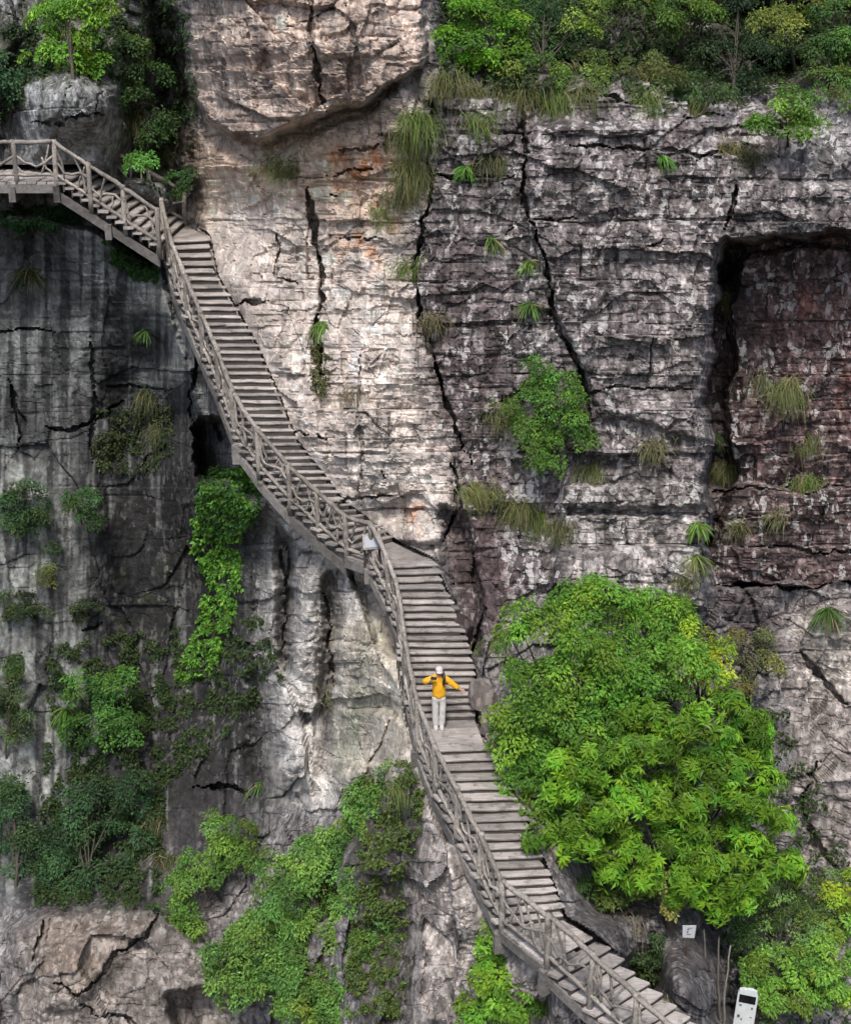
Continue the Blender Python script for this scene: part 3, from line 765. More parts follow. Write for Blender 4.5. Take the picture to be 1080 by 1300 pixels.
def empty_at(name, p):
    o = link(name, None); o.location = (0, 0, 0); return o
def inward(o, i, amt):
    d = np.array(i, float) - np.array(o, float); d = d / np.linalg.norm(d)
    return np.array(o, float) + d * amt
def flight(key, n, label, height=1.1, thick=.07, descending=False, rail=True, split=0, dense=1.0):
    o, i, f = FL[key]
    root = link('stair_flight', None)
    root.empty_display_size = .3
    tag(root, label, 'stairs', 'flights of the cliff stairway')
    z0, z1 = o[0][2], o[-1][2]
    for k in range(n):
        # tread k lies at level z_{k+1}; its front edge is at fraction k/n, its back edge just under the next one
        ta, tb = k / n, (k + 1) / n
        if descending:
            lv = z0 + (z1 - z0) * tb; a, b = tb, ta      # front edge is the far (lower) one
            a2 = min(1, a + .12 / n); b2 = b
        else:
            lv = z0 + (z1 - z0) * tb
            a2 = max(0, ta - .14 / n); b2 = min(1, tb + .12 / n)
        fo, fi = along(o, f, a2), along(i, f, a2); bo, bi = along(o, f, b2), along(i, f, b2)
        ov = rnd.uniform(-.03, .10); iv = rnd.uniform(-.02, .14)
        fo_, bo_ = inward(fo, fi, -ov), inward(bo, bi, -ov); fi_, bi_ = inward(fi, fo, -iv), inward(bi, bo, -iv)
        if split and rnd.random() < split:
            t = rnd.uniform(.35, .65)
            mf, mb = fo_ * (1 - t) + fi_ * t, bo_ * (1 - t) + bi_ * t
            slab('tread', fo_, mf, bo_, mb, lv + rnd.uniform(-.012, .012), thick, M['tread'], root, .01, 3)
            slab('tread', mf * .992 + fi_ * .008, fi_, mb * .992 + bi_ * .008, bi_, lv + rnd.uniform(-.02, .02), thick, M['tread'], root, .01, 3)
        else:
            slab('tread', fo_, fi_, bo_, bi_, lv + rnd.uniform(-.008, .008), thick, M['tread'], root, .011)
        # riser board under the nosing
        if descending: ro, ri = along(o, f, tb - .05 / n), along(i, f, tb - .05 / n); r2o, r2i = along(o, f, tb - .3 / n), along(i, f, tb - .3 / n)
        else: ro, ri = along(o, f, ta + .06 / n), along(i, f, ta + .06 / n); r2o, r2i = along(o, f, ta + .3 / n), along(i, f, ta + .3 / n)
        slab('riser', inward(ro, ri, .02), inward(ri, ro, .0), inward(r2o, r2i, .02), inward(r2i, r2o, .0), lv - thick - .003, abs(z1 - z0) / n + .05, M['riser'], root, .004, 2)
    # stringer beam below the outer ends
    for nodes, side in ((o, 1), (i, -1)):
        for k in range(len(f) - 1):
            a = nodes[k]; b = nodes[k + 1]
            oth = i if side == 1 else o
            a = inward(a, oth[k], .06); b = inward(b, oth[k + 1], .06)
            d = Vector(b - a); s = Vector((d.y, -d.x, 0)).normalized() * .07
            hh = abs(z1 - z0) / n
            V = []
            for p in (a, b):
                for sx, zz in ((-1, -.10 - hh), (1, -.10 - hh), (1, -.36 - hh), (-1, -.36 - hh)):
                    V.append((p[0] + s.x * sx, p[1] + s.y * sx, p[2] + zz))
            pyobj('stringer', V, [(0, 1, 5, 4), (1, 2, 6, 5), (2, 3, 7, 6), (3, 0, 4, 7), (3, 2, 1, 0), (4, 5, 6, 7)], M['beam'], root, None, False)
    if rail:
        m = 14
        line = [inward(along(o, f, t / m), along(i, f, t / m), .05) + np.array([0, 0, .02]) for t in range(m + 1)]
        railing(root, line, height, dense=dense)
    return root
def bracket(root, p, d, length=.55):
    """short beam end poking out below the deck with a hanging block"""
    p = Vector(p); d = Vector(d).normalized(); s = d.cross(Vector((0, 0, 1))).normalized() * .09
    V = []
    for q in (p - d * .9, p + d * .12):
        for sx, zz in ((-1, -.12), (1, -.12), (1, -.12 - length), (-1, -.12 - length)):
            V.append(q + s * sx + Vector((0, 0, zz)))
    pyobj('support_beam', V, [(0, 1, 5, 4), (1, 2, 6, 5), (2, 3, 7, 6), (3, 0, 4, 7), (3, 2, 1, 0), (4, 5, 6, 7)], M['beam'], root, None, False)
def deck(key, n, label, rail=True, height=1.1, name='platform', cross=True):
    o, i, f = FL[key]
    root = link(name, None); tag(root, label, 'platform', 'landings of the cliff stairway')
    z = o[0][2]
    for k in range(n):
        ta, tb = k / n + .003, (k + 1) / n - .003
        slab('plank', along(o, f, ta), along(i, f, ta), along(o, f, tb), along(i, f, tb), z + rnd.uniform(-.006, .006), .06, M['tread'], root, .006, 4)
    for k in range(len(f) - 1):
        a = inward(o[k], i[k], .05); b = inward(o[k + 1], i[k + 1], .05)
        d = Vector(b - a); s = Vector((d.y, -d.x, 0)).normalized() * .09
        V = []
        for p in (a, b):
            for sx, zz in ((-1, -.065), (1, -.065), (1, -.30), (-1, -.30)):
                V.append((p[0] + s.x * sx, p[1] + s.y * sx, p[2] + zz))
        pyobj('edge_beam', V, [(0, 1, 5, 4), (1, 2, 6, 5), (2, 3, 7, 6), (3, 0, 4, 7), (3, 2, 1, 0), (4, 5, 6, 7)], M['beam'], root, None, False)
    if rail:
        line = [inward(along(o, f, t / 6), along(i, f, t / 6), .05) + np.array([0, 0, .02]) for t in range(7)]
        railing(root, line, height)
    return root

fb = flight('bottom', 10, 'bottom flight dropping to the right corner below the big leafy tree', descending=True, dense=1.3, height=1.18)
l1 = deck('landing1', 7, 'plank landing at the bend above the bottom right flight', height=1.15)
lo = flight('lower', 19, 'lower flight of pale plank steps just below the walker', height=1.1)
pf = deck('platform', 3, 'small flat platform under the walker in yellow', height=1.08)
mi = flight('middle', 22, 'middle flight of plank steps rising behind the walker', height=1.08)
l2 = deck('landing2', 4, 'small landing beside the tilted white notice board', height=1.05)
sh = flight('short', 7, 'short flight hidden behind branch railing above the notice board landing', height=1.05, dense=1.5)
lg = flight('long', 37, 'long narrow upper flight squeezed between pale cliff and dark gorge', height=1.08, thick=.06, split=.35, dense=1.3)
l3 = deck('landing3', 3, 'little corner landing at the head of the long upper flight', rail=False)
up = flight('upper', 12, 'short side-on flight climbing left to the top walkway', height=1.05, dense=.8)
wk = deck('walkway', 16, 'level top walkway at the left edge with twig railing', height=1.05)
def out_dir(key, k):
    o, i, f = FL[key]; d = o[k] - i[k]; return d / np.linalg.norm(d)
for key, k, root, ln in (('landing1', 1, l1, .5), ('landing1', 0, l1, .62), ('bottom', 1, fb, .5), ('walkway', 0, wk, .42), ('upper', 1, up, .4), ('landing2', 0, l2, .4), ('long', 2, lg, .5), ('platform', 0, pf, .4)):
    bracket(root, FL[key][0][k], out_dir(key, k), ln)
bracket(wk, along(FL['walkway'][0], FL['walkway'][2], .28), out_dir('walkway', 0), .42)
bracket(up, along(FL['upper'][0], FL['upper'][2], .5) - np.array([0, 0, .12]), out_dir('upper', 0), .42)
# inner hand rail of the upper flight and low kerb logs
o_, i_, f_ = FL['upper']
railing(up, [inward(along(i_, f_, t / 6), along(o_, f_, t / 6), .05) for t in range(7)], 1.05, dense=.5)

# ------------------------------------------------------------------ vegetation
def rand_unit(n):
    v = rng.normal(size=(n, 3)); return v / np.linalg.norm(v, axis=1, keepdims=True)
def norm(v): return v / np.maximum(np.linalg.norm(v, axis=1, keepdims=True), 1e-6)
def leaf_mesh(name, pos, dirv, nor, L, W, col, mat, droop=.15, fold=.12):
    """one folded four-cornered blade per leaf"""
    n = len(pos)
    a = norm(dirv); b = norm(np.cross(nor, a)); c = np.cross(a, b)
    L = L[:, None]; W = W[:, None]
    v0 = pos; v1 = pos + a * L * .45 + b * W * .5 + c * W * fold; v2 = pos + a * L - c * L * droop; v3 = pos + a * L * .45 - b * W * .5 + c * W * fold
    V = np.stack([v0, v1, v2, v3], 1).reshape(-1, 3)
    k = np.arange(n)[:, None] * 4
    Fc = np.concatenate([k + np.array([[0, 1, 2]]), k + np.array([[0, 2, 3]])], 0)
    return mesh_np(name, V, Fc, mat, False, np.repeat(col, 4, 0))
def blob_clumps(blobs, r, dens=1.0):
    """clump centres, clump up-directions and radii inside the crown lobes; lobes: px, py, rx, ry (pixels), world y"""
    out = []
    for (px, py, rx, ry, Y) in blobs:
        m = mpp(Y, py); c = P(px, py, Y); Rx, Rz = rx * m, ry * m; Ry = .62 * (Rx + Rz) / 2
        n = max(3, int(dens * 1.25 * (Rx * Rz + Rx * Ry) / r ** 2))
        d = rand_unit(n); d[:, 1] -= .25; d[:, 2] += .15; d = norm(d)
        q = (.45 + .55 * rng.random(n) ** .6)[:, None]
        p = c + d * q * np.array([Rx, Ry, Rz])
        upd = norm(d * .75 + np.array([0, -.25, .9]))
        out.append(np.concatenate([p, upd, (r * rng.uniform(.65, 1.25, n))[:, None], np.full((n, 1), Rz)], 1))
    return np.concatenate(out)
def pads(cl, per, size, col, var=.28, flat=.45, spread=1.0, hue=.0, tip=.25):
    """leaves spread over dome-shaped sprays"""
    n = len(cl); rep = np.maximum(6, (3.6 * per * (cl[:, 6] / cl[:, 6].mean()) ** 2)).astype(int)
    ix = np.repeat(np.arange(n), rep); N_ = len(ix)
    up = cl[ix, 3:6]; r = cl[ix, 6][:, None]
    t1 = norm(np.cross(up, np.array([.3, 1, .1]))); t2 = np.cross(up, t1)
    an = rng.uniform(0, 2 * np.pi, N_); q = np.sqrt(rng.random(N_))
    lob = 1 + .35 * np.sin(3 * an + ix * 1.7) * q
    ra = t1 * np.cos(an)[:, None] + t2 * np.sin(an)[:, None]
    h = flat * (1 - q ** 2) + rng.normal(0, .16, N_)
    pos = cl[ix, :3] + ra * (q * lob)[:, None] * r * spread + up * h[:, None] * r
    dirv = ra * .9 + rng.normal(0, .45, (N_, 3)) + np.array([0, -.15, -.35])
    nor = up + rng.normal(0, .42, (N_, 3))
    L = .80 * size * rng.uniform(.6, 1.4, N_); W = L * rng.uniform(.42, .62, N_)
    ct_ = rng.normal(0, var, n)[ix] + rng.normal(0, var * .55, N_) + tip * (h - .2)
    base = np.array(col)[None, :] * 1.5 * np.exp(np.clip(ct_, -.9, .7))[:, None]
    hu = np.clip(rng.normal(0, .10, n)[ix] + rng.normal(0, .05, N_), -.09, .3)[:, None]
    base = base * np.concatenate([1 + hu * 1.5 + hue, np.ones_like(hu), 1 - hu], 1)
    return pos, dirv, nor, L, W, np.clip(base, .004, .6)
def rosettes(cl, per, size, col, var=.22):
    """drooping compound leaves: fans of narrow leaflets round each twig tip"""
    n = len(cl); k = per + 9; LF = 8
    ix = np.repeat(np.arange(n), k); M_ = len(ix)
    up = cl[ix, 3:6]; r = cl[ix, 6][:, None]
    tw = norm(up * .8 + rng.normal(0, .6, (M_, 3)) + np.array([0, -.3, .1]))
    tip = cl[ix, :3] + tw * r * rng.uniform(.5, 1.1, (M_, 1))
    jx = np.repeat(np.arange(M_), LF); N_ = len(jx)
    an = np.tile(np.arange(LF) * 2 * np.pi / LF, M_) + rng.normal(0, .2, N_) + np.repeat(rng.uniform(0, 6, M_), LF)
    a_ = tw[jx]; t1 = norm(np.cross(a_, np.array([.2, .9, .3]))); t2 = np.cross(a_, t1)
    ra = t1 * np.cos(an)[:, None] + t2 * np.sin(an)[:, None]
    dirv = ra + a_ * .25 + np.array([0, 0, -.30]); pos = tip[jx] + rng.normal(0, .015, (N_, 3))
    nor = a_ * .9 + np.array([0, -.1, .5]) + rng.normal(0, .12, (N_, 3))
    L = size * rng.uniform(.75, 1.2, N_); W = L * rng.uniform(.27, .36, N_)
    tn = rng.normal(0, var, n)[ix][jx] + rng.normal(0, .16, M_)[jx] + rng.normal(0, .08, N_)
    base = np.array(col)[None, :] * np.exp(np.clip(tn, -.8, .6))[:, None]
    hu = rng.normal(0, .08, M_)[jx][:, None]
    base = base * np.concatenate([1 + hu * 1.6, np.ones_like(hu), 1 - hu], 1)
    return pos, dirv, nor, L, W, np.clip(base, .004, .6)
def bez(a, b, sag, k=6):
    a, b = Vector(a), Vector(b); m = a.lerp(b, .5) + Vector(sag)
    return [(a * (1 - t) + m * t).lerp(m * (1 - t) + b * t, t) for t in [j / k for j in range(k + 1)]]
def woody(name, base, cl, root, r0, nl=14, mat=None):
    """trunk with limbs that reach into the crown, one mesh"""
    V = []; Fc = []
    def add(pts, rad, sides=7):
        v, f = tube(pts, rad, sides, .1, seed=rnd.randint(0, 10 ** 6)); o = len(V); V.extend(v); Fc.extend([tuple(q + o for q in g) for g in f])
        Fc.append(tuple(range(o + len(v) - sides, o + len(v))))
    cen = cl[:, :3].mean(0); base = np.array(base)
    top = base * .35 + cen * .65
    tr = bez(base, top, (rnd.uniform(-.2, .2), -.15, .35), 8)
    add(tr, [r0 * (1 - .55 * k / 8) for k in range(9)], 8)
    ids = rng.choice(len(cl), min(nl, len(cl)), replace=False)
    for q in ids:
        s = tr[rnd.randint(3, 8)]; e = cl[q, :3]
        pts = bez(s, e, (rnd.uniform(-.15, .15), rnd.uniform(-.15, .1), rnd.uniform(.0, .35)), 6)
        add(pts, [r0 * .42 * (1 - .82 * k / 6) for k in range(7)], 6)
        for _ in range(2):
            near_ = cl[np.argsort(((cl[:, :3] - e) ** 2).sum(1))[1:6]]; e2 = near_[rnd.randint(0, len(near_) - 1), :3]
            pts2 = bez(pts[3], e2, (0, 0, .1), 4); add(pts2, [r0 * .18 * (1 - .8 * k / 4) for k in range(5)], 5)
    return pyobj(name, V, Fc, mat or M['bark'], root)
def tree(label, blobs, base, col, r=.36, per=46, leaf=.11, style='pad', trunk=.09, cat='tree', name='tree', nl=14, group=None, dens=1.0, var=.28, flat=.45, hue=0.0, mat=None, crown='crown', twig='trunk'):
    root = link(name, None); tag(root, label, cat, group)
    cl = blob_clumps(blobs, r, dens)
    if style == 'pad': data = pads(cl, per, leaf, col, var, flat, 1.0, hue)
    else: data = rosettes(cl, per, leaf, col, var)
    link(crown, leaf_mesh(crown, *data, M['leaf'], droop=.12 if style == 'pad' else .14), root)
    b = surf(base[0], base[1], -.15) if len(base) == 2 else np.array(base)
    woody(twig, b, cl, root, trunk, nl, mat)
    return root
def tuft(label, px, py, ln=.8, n=90, col=(.085, .10, .03), spread=.35, name='grass_tuft', cat='grass', wid=.010, droop=1.25, group='grass tufts hanging on the cliff', push=.03):
    """arching grass blades from one root on the rock"""
    c = surf(px, py, push)
    k = 4
    an = rng.uniform(0, 2 * np.pi, n)
    d = np.stack([np.cos(an) * .75, -np.abs(np.sin(an)) * .8 - .15, rng.uniform(-.45, .55, n)], 1); d[:, 0] += rng.normal(0, .35); d = norm(d)
    base = c + np.stack([rng.normal(0, spread * .5, n), rng.normal(0, .05, n), rng.normal(0, spread * .35, n)], 1)
    L = ln * rng.uniform(.35, 1.2, n)
    side = norm(np.cross(d, np.array([0, -.6, .3]) + rng.normal(0, .3, (n, 3))))
    V = []; p = base.copy(); dd = d.copy()
    for j in range(k + 1):
        w_ = (wid * (1 - j / (k + .3)) * rng.uniform(.8, 1.2, n))[:, None]
        V.append(p - side * w_); V.append(p + side * w_)
        dd = norm(dd + np.array([0, 0, -.42 * droop])); p = p + dd * (L / k)[:, None]
    V = np.stack(V, 1).reshape(-1, 3); m = 2 * (k + 1)
    kk = np.arange(n)[:, None] * m
    Fc = np.concatenate([kk + np.array([[2 * j, 2 * j + 1, 2 * j + 3, 2 * j + 2]]) for j in range(k)], 0)
    cc = np.array(col)[None, :] * np.exp(rng.normal(0, .3, n))[:, None]
    dry = rng.random(n)[:, None] < .18
    cc = np.where(dry, np.array([[.20, .165, .085]]) * np.exp(rng.normal(0, .2, (n, 1))), cc)
    me = mesh_np(name, V, Fc, M['grass'], False, np.repeat(cc, m, 0))
    return tag(link(name, me), label, cat, group)
def carpet(label, poly, n, size, col, name='creeping_plant', cat='creeper', thresh=-.1, kind=None, group=None, stand=.10, var=.3, nscale=22., elong=.6):
    """leaves rooted all over a patch of rock"""
    p = np.array(poly, float)
    pts = []
    while len(pts) < n:
        x = rng.uniform(p[:, 0].min() - 6, p[:, 0].max() + 6, n); y = rng.uniform(p[:, 1].min() - 6, p[:, 1].max() + 6, n)
        sd = poly_sd(x + 8 * fbm(x / 18, y / 18, 2, 301), y + 8 * fbm(x / 18, y / 18, 2, 305), poly)
        nz = fbm(x / nscale, y / nscale, 3, 311)
        ok_ = (sd < 0) & (nz > thresh)
        pts += list(zip(x[ok_], y[ok_], nz[ok_]))
        if not len(pts): break
    pts = np.array(pts[:n])
    i = np.clip(((pts[:, 0] - gx[0]) / STEP).astype(int), 0, nx - 1); j = np.clip(((pts[:, 1] - gy[0]) / STEP).astype(int), 0, ny - 1)
    lump = .5 + .5 * fbm(pts[:, 0] / 14, pts[:, 1] / 11, 2, 321)
    Yv = YF[j, i] - stand * rng.random(len(pts)) * 2 * lump - .02
    dy = F * ct + (650 - pts[:, 1]) * st; t = Yv / dy
    pos = np.stack([t * (pts[:, 0] - 540), t * dy, t * (-F * st + (650 - pts[:, 1]) * ct) + CAMZ], 1)
    n_ = len(pos)
    dirv = np.stack([rng.normal(0, .8, n_), -.5 + rng.normal(0, .3, n_), -.5 + rng.normal(0, .5, n_)], 1)
    nor = np.array([0, -.6, .75]) + rng.normal(0, .4, (n_, 3))
    L = size * rng.uniform(.6, 1.35, n_); W = L * elong
    cc = np.array(col)[None, :] * np.exp(rng.normal(0, var, n_) + .5 * (lump - .5))[:, None]
    hu = rng.normal(0, .09, n_)[:, None]
    cc = cc * np.concatenate([1 + 1.5 * hu, np.ones_like(hu), 1 - hu], 1)
    me = leaf_mesh(name, pos, dirv, nor, L, W, np.clip(cc, .004, .5), M['leaf'])
    return tag(link(name, me), label, cat, group, kind)

G_MID, G_BRI, G_YEL, G_DRK, G_BLU, G_OLV = (.060, .125, .024), (.085, .215, .012), (.185, .26, .022), (.020, .046, .015), (.045, .105, .035), (.10, .105, .026)
# the big trees right of the stairs
tree('broad mid-green tree right of the walker, leaning over the stairs', [(735,755,40,22,30.4),(835,770,36,22,31),(860,850,44,40,29.8),(790,930,50,40,28.8),(690,820,58,55,29.2),(755,785,68,45,30.2),(825,800,55,45,30.8),(668,905,45,50,28.9),(740,870,75,62,29.2),(660,965,38,42,28.5),(720,950,60,50,28.8),(810,880,65,60,29.6),(690,1010,40,40,28.2)], (780,1130), (.080, .170, .020), r=.34, per=58, leaf=.115, trunk=.15, nl=24, dens=1.1)
tree('vivid green tree with drooping narrow leaflets at lower right', [(770,980,60,45,27.7),(840,950,70,50,28.2),(915,935,60,55,28.8),(942,950,36,46,29.2),(745,1040,45,45,27.3),(820,1035,65,50,27.5),(900,1025,70,60,27.8),(955,1040,44,56,28.3),(850,1100,60,40,27.3),(925,1110,62,45,27.5),(985,1100,35,40,28.2),(700,1075,22,20,27.2),(720,985,36,30,28.0),(800,1095,40,28,27.2),(915,1132,38,22,27.3)], (850,1190), (.112, .230, .018), r=.36, var=.38, per=5, leaf=.205, style='ros', trunk=.13, nl=26, dens=1.35)
tree('yellow-green young tree between the two big crowns', [(880,810,34,28,30.6),(905,845,36,30,30.3),(870,850,28,26,30.2)], (885,930), G_YEL, r=.26, per=42, leaf=.11, trunk=.05, nl=10)
tree('dull olive shrub against the dark stained rock', [(950,825,36,28,32),(968,850,26,28,31.8),(925,880,36,26,31)], (950,900), (.085, .098, .034), r=.26, per=50, leaf=.075, cat='shrub', name='shrub', trunk=.04, crown='foliage', twig='stem')
tree('pale mottled shrub just below the vivid tree', [(862,1145,26,22,27.0),(840,1120,22,18,27.1)], (850,1185), (.15, .165, .05), r=.2, per=40, leaf=.09, cat='shrub', name='shrub', trunk=.03, nl=8, crown='foliage', twig='stem')
tree('dark glossy evergreen above the white rounded panel', [(985,1130,55,48,28.6),(940,1165,45,30,28.2),(1000,1185,62,42,28.0),(1050,1150,40,50,28.6)], (960,1290), (.070, .12, .030), r=.28, per=52, leaf=.09, trunk=.06, var=.4)
tree('bright leafy shrub in the bottom right corner', [(990,1225,45,30,27.5),(1045,1225,46,40,27.4),(1005,1262,42,22,27.2),(1062,1268,30,24,27.2),(1072,1180,26,30,27.8)], (1010,1330), (.105, .20, .030), r=.25, per=60, leaf=.10, cat='shrub', name='shrub', trunk=.05, crown='foliage', twig='stem')
tree('yellowish sprig at the right edge beside the pale rock', [(1066,1135,18,22,28.2),(1078,1120,14,14,28.4)], (1085,1170), G_YEL, r=.18, per=36, leaf=.09, cat='shrub', name='shrub', trunk=.025, nl=6, crown='foliage', twig='stem')
# lower middle
tree('rounded light-green tree at bottom centre below the pale spur', [(330,1195,52,48,31.6),(300,1225,38,26,31.2),(375,1150,48,48,31.9),(415,1100,48,42,32.2),(455,1060,34,32,32.1),(370,1230,60,40,31.3),(430,1180,46,50,31.4),(400,1265,60,30,30.9),(460,1240,36,40,30.8),(430,1285,50,26,30.6),(475,1015,36,28,31.9),(505,985,24,22,31.0),(470,1120,34,44,31.2),(350,1100,26,24,32.6),(295,1250,30,22,31.1)], (430,1330), (.076, .150, .032), r=.33, per=62, leaf=.11, trunk=.11, nl=20, var=.36, dens=1.6)
tree('slender small tree clinging above the brown boulder', [(290,1055,36,26,34.6),(305,1085,30,22,34.4),(262,1100,28,20,34.3),(238,1128,30,20,34),(220,1155,24,18,33.8),(232,1180,28,18,33.7)], (285,1150), (.082, .155, .026), r=.28, per=48, leaf=.10, trunk=.06, nl=12)
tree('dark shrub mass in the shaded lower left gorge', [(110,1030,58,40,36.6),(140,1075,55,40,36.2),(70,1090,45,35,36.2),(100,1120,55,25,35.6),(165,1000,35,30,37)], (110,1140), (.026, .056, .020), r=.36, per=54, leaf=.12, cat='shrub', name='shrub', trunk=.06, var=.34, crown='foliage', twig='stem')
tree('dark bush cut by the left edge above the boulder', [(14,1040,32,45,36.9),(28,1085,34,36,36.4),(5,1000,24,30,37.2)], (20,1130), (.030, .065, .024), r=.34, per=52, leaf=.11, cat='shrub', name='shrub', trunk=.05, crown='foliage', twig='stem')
tree('mid-green shrub on the ledge left of the shaded gorge wall', [(105,880,34,26,38.6),(150,870,32,28,38.8),(125,915,34,24,38.3),(100,930,26,18,38.2),(160,925,28,26,38.2)], (130,960), (.042, .10, .018), r=.3, per=44, leaf=.12, cat='shrub', name='shrub', trunk=.04, dens=.8, crown='foliage', twig='stem')
tree('narrow dark bush at the left edge halfway down', [(8,880,22,34,38.8),(18,925,20,36,38.4)], (10,970), (.04, .06, .018), r=.28, per=44, leaf=.10, cat='shrub', name='shrub', trunk=.04, nl=8, crown='foliage', twig='stem')
tree('dark round bush on pale lichen rock at left', [(30,640,30,30,40.5),(38,665,24,22,40.3),(14,650,22,30,40.5)], (30,690), (.030, .062, .020), r=.3, per=50, leaf=.10, cat='shrub', name='shrub', trunk=.04, crown='foliage', twig='stem')
tree('small dark bush right of the round bush on lichen rock', [(104,635,20,22,40.3),(116,655,14,14,40.2)], (106,670), (.034, .075, .022), r=.24, per=44, leaf=.10, cat='shrub', name='shrub', trunk=.03, nl=8, crown='foliage', twig='stem')
for lab, x, y, rx, ry, c in [('tiny dark bush on lichen rock, topmost of the small ones at left', 65,690,14,10,(.03,.05,.02)),('small olive bush on pale rock, middle of the left edge group', 62,732,16,13,(.06,.075,.02)),
        ('dark bush beside the small olive one at the left edge', 20,770,26,20,(.03,.05,.018)),('small dark bush below the olive one near the rounded hole', 50,782,18,13,(.035,.06,.02)),('low dark bush on the brink of the shaded gorge wall', 112,775,20,14,(.035,.05,.018)),('small fern-like bush under the rounded hole at left', 15,845,18,13,(.035,.07,.018)),
        ('small bush just left of the bright vine strip', 108,1000,10,8,(.04,.09,.02))][:6]:
    Yv = float(surf(x, y)[1]) - .3
    tree(lab, [(x, y, rx, ry, Yv)], (x, y + ry * .7), c, r=.22, per=40, leaf=.09, cat='bush', name='bush', trunk=.025, nl=6, crown='foliage', twig='stem', group='small bushes on the lichen rock')
tree('feathery light-green shrub climbing from bottom centre toward the platform', [(512,985,24,24,30.6),(492,1020,30,28,31.0),(476,1070,30,32,31.1),(498,1085,22,32,30.2),(466,1130,30,36,30.9),(490,1150,24,38,30.1),(478,1205,30,34,30.2),(492,1255,26,34,29.8),(470,1285,28,24,30.0)], (490,1130), (.085, .165, .032), r=.26, per=46, leaf=.10, cat='shrub', name='shrub', trunk=.04, nl=12, crown='foliage', twig='stem')
# upper left
tree('fresh light-green tree at the top left edge of the frame', [(55,75,30,16,42.2),(125,80,24,12,42.1),(75,25,30,26,42.2),(110,10,30,22,42.4),(88,62,34,20,42.0),(68,45,22,22,42.1),(98,82,20,12,41.9),(120,28,18,14,42.2)], (95,110), (.10, .20, .022), r=.34, per=46, leaf=.13, trunk=.06, nl=10)
tree('dark bush left of the rounded rock above the walkway', [(60,105,24,14,42.4),(110,95,24,12,42.6),(15,95,34,36,42.8),(35,120,26,26,42.5),(5,135,22,24,42.5),(50,85,26,22,42.8)], (15,165), (.026, .056, .024), r=.36, per=48, leaf=.12, cat='shrub', name='shrub', trunk=.05, crown='foliage', twig='stem')
tree('dark hanging shrub in the gully right of the rounded rock', [(160,70,34,30,43.4),(185,100,26,26,43.4),(170,140,22,30,43.0),(200,165,22,20,43.2)], (180,180), (.032, .064, .018), r=.34, per=42, leaf=.12, cat='shrub', name='shrub', trunk=.05, crown='foliage', twig='stem')
tree('small bright bush above the corner landing', [(182,204,20,9,42.3),(172,210,14,7,42.2)], (186,222), (.075, .165, .03), r=.24, per=44, leaf=.10, cat='bush', name='bush', trunk=.025, nl=6, crown='foliage', twig='stem')
tree('dim green bush in the slot beside the overhanging block', [(232,225,18,16,43.0),(215,160,22,14,43.2),(240,240,12,10,43.0)], (232,250), (.040, .085, .024), r=.26, per=42, leaf=.10, cat='bush', name='bush', trunk=.025, nl=6, crown='foliage', twig='stem')
# top right ledge
tree('bright green tree on the rim right of the overhanging block', [(590,30,34,30,36.6),(625,15,36,24,36.9),(600,65,36,26,36.4),(645,50,34,28,36.8),(575,55,22,18,36.4),(640,80,30,16,36.4)], (630,105), (.085, .195, .018), r=.3, per=54, leaf=.10, trunk=.08, nl=16)
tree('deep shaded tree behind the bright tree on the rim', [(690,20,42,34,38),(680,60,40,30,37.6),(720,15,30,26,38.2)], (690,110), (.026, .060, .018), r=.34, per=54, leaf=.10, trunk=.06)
tree('light yellowish tree with bare grey stem on the rim', [(750,15,36,22,37.2),(790,8,34,20,37.4),(735,45,24,18,37)], (795,80), (.095, .155, .024), r=.3, per=42, leaf=.09, trunk=.045, mat=M['pale_bark'], dens=.7)
tree('mid-green tree crown at the top edge, centre of the rim', [(850,12,42,24,37.8),(880,30,36,24,38),(835,30,26,16,37.5)], (860,85), (.06, .115, .02), r=.32, per=48, leaf=.10, trunk=.06)
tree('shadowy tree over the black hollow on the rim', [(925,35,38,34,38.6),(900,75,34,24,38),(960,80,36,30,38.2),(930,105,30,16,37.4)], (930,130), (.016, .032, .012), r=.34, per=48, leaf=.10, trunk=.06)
tree('olive tree with dry twigs near the top right corner', [(985,25,36,18,36.6),(1015,15,36,18,36.6),(1000,40,30,12,36.4)], (1010,95), (.125, .150, .03), r=.28, per=40, leaf=.09, trunk=.045, mat=M['pale_bark'], dens=.8)
tree('dark leafy tree filling the top right corner', [(1062,20,30,28,37.2),(1055,60,34,28,37),(1080,80,22,22,36.8)], (1060,110), (.045, .095, .02), r=.3, per=48, leaf=.10, trunk=.05)
tree('round-leaved bush sprouting above the dark recess', [(985,155,34,18,34.6),(1005,130,22,18,34.6),(1015,165,28,18,34.5),(965,165,20,12,34.6)], (1000,190), (.075, .155, .024), r=.24, per=46, leaf=.10, cat='bush', name='bush', trunk=.035, nl=10, crown='foliage', twig='stem')
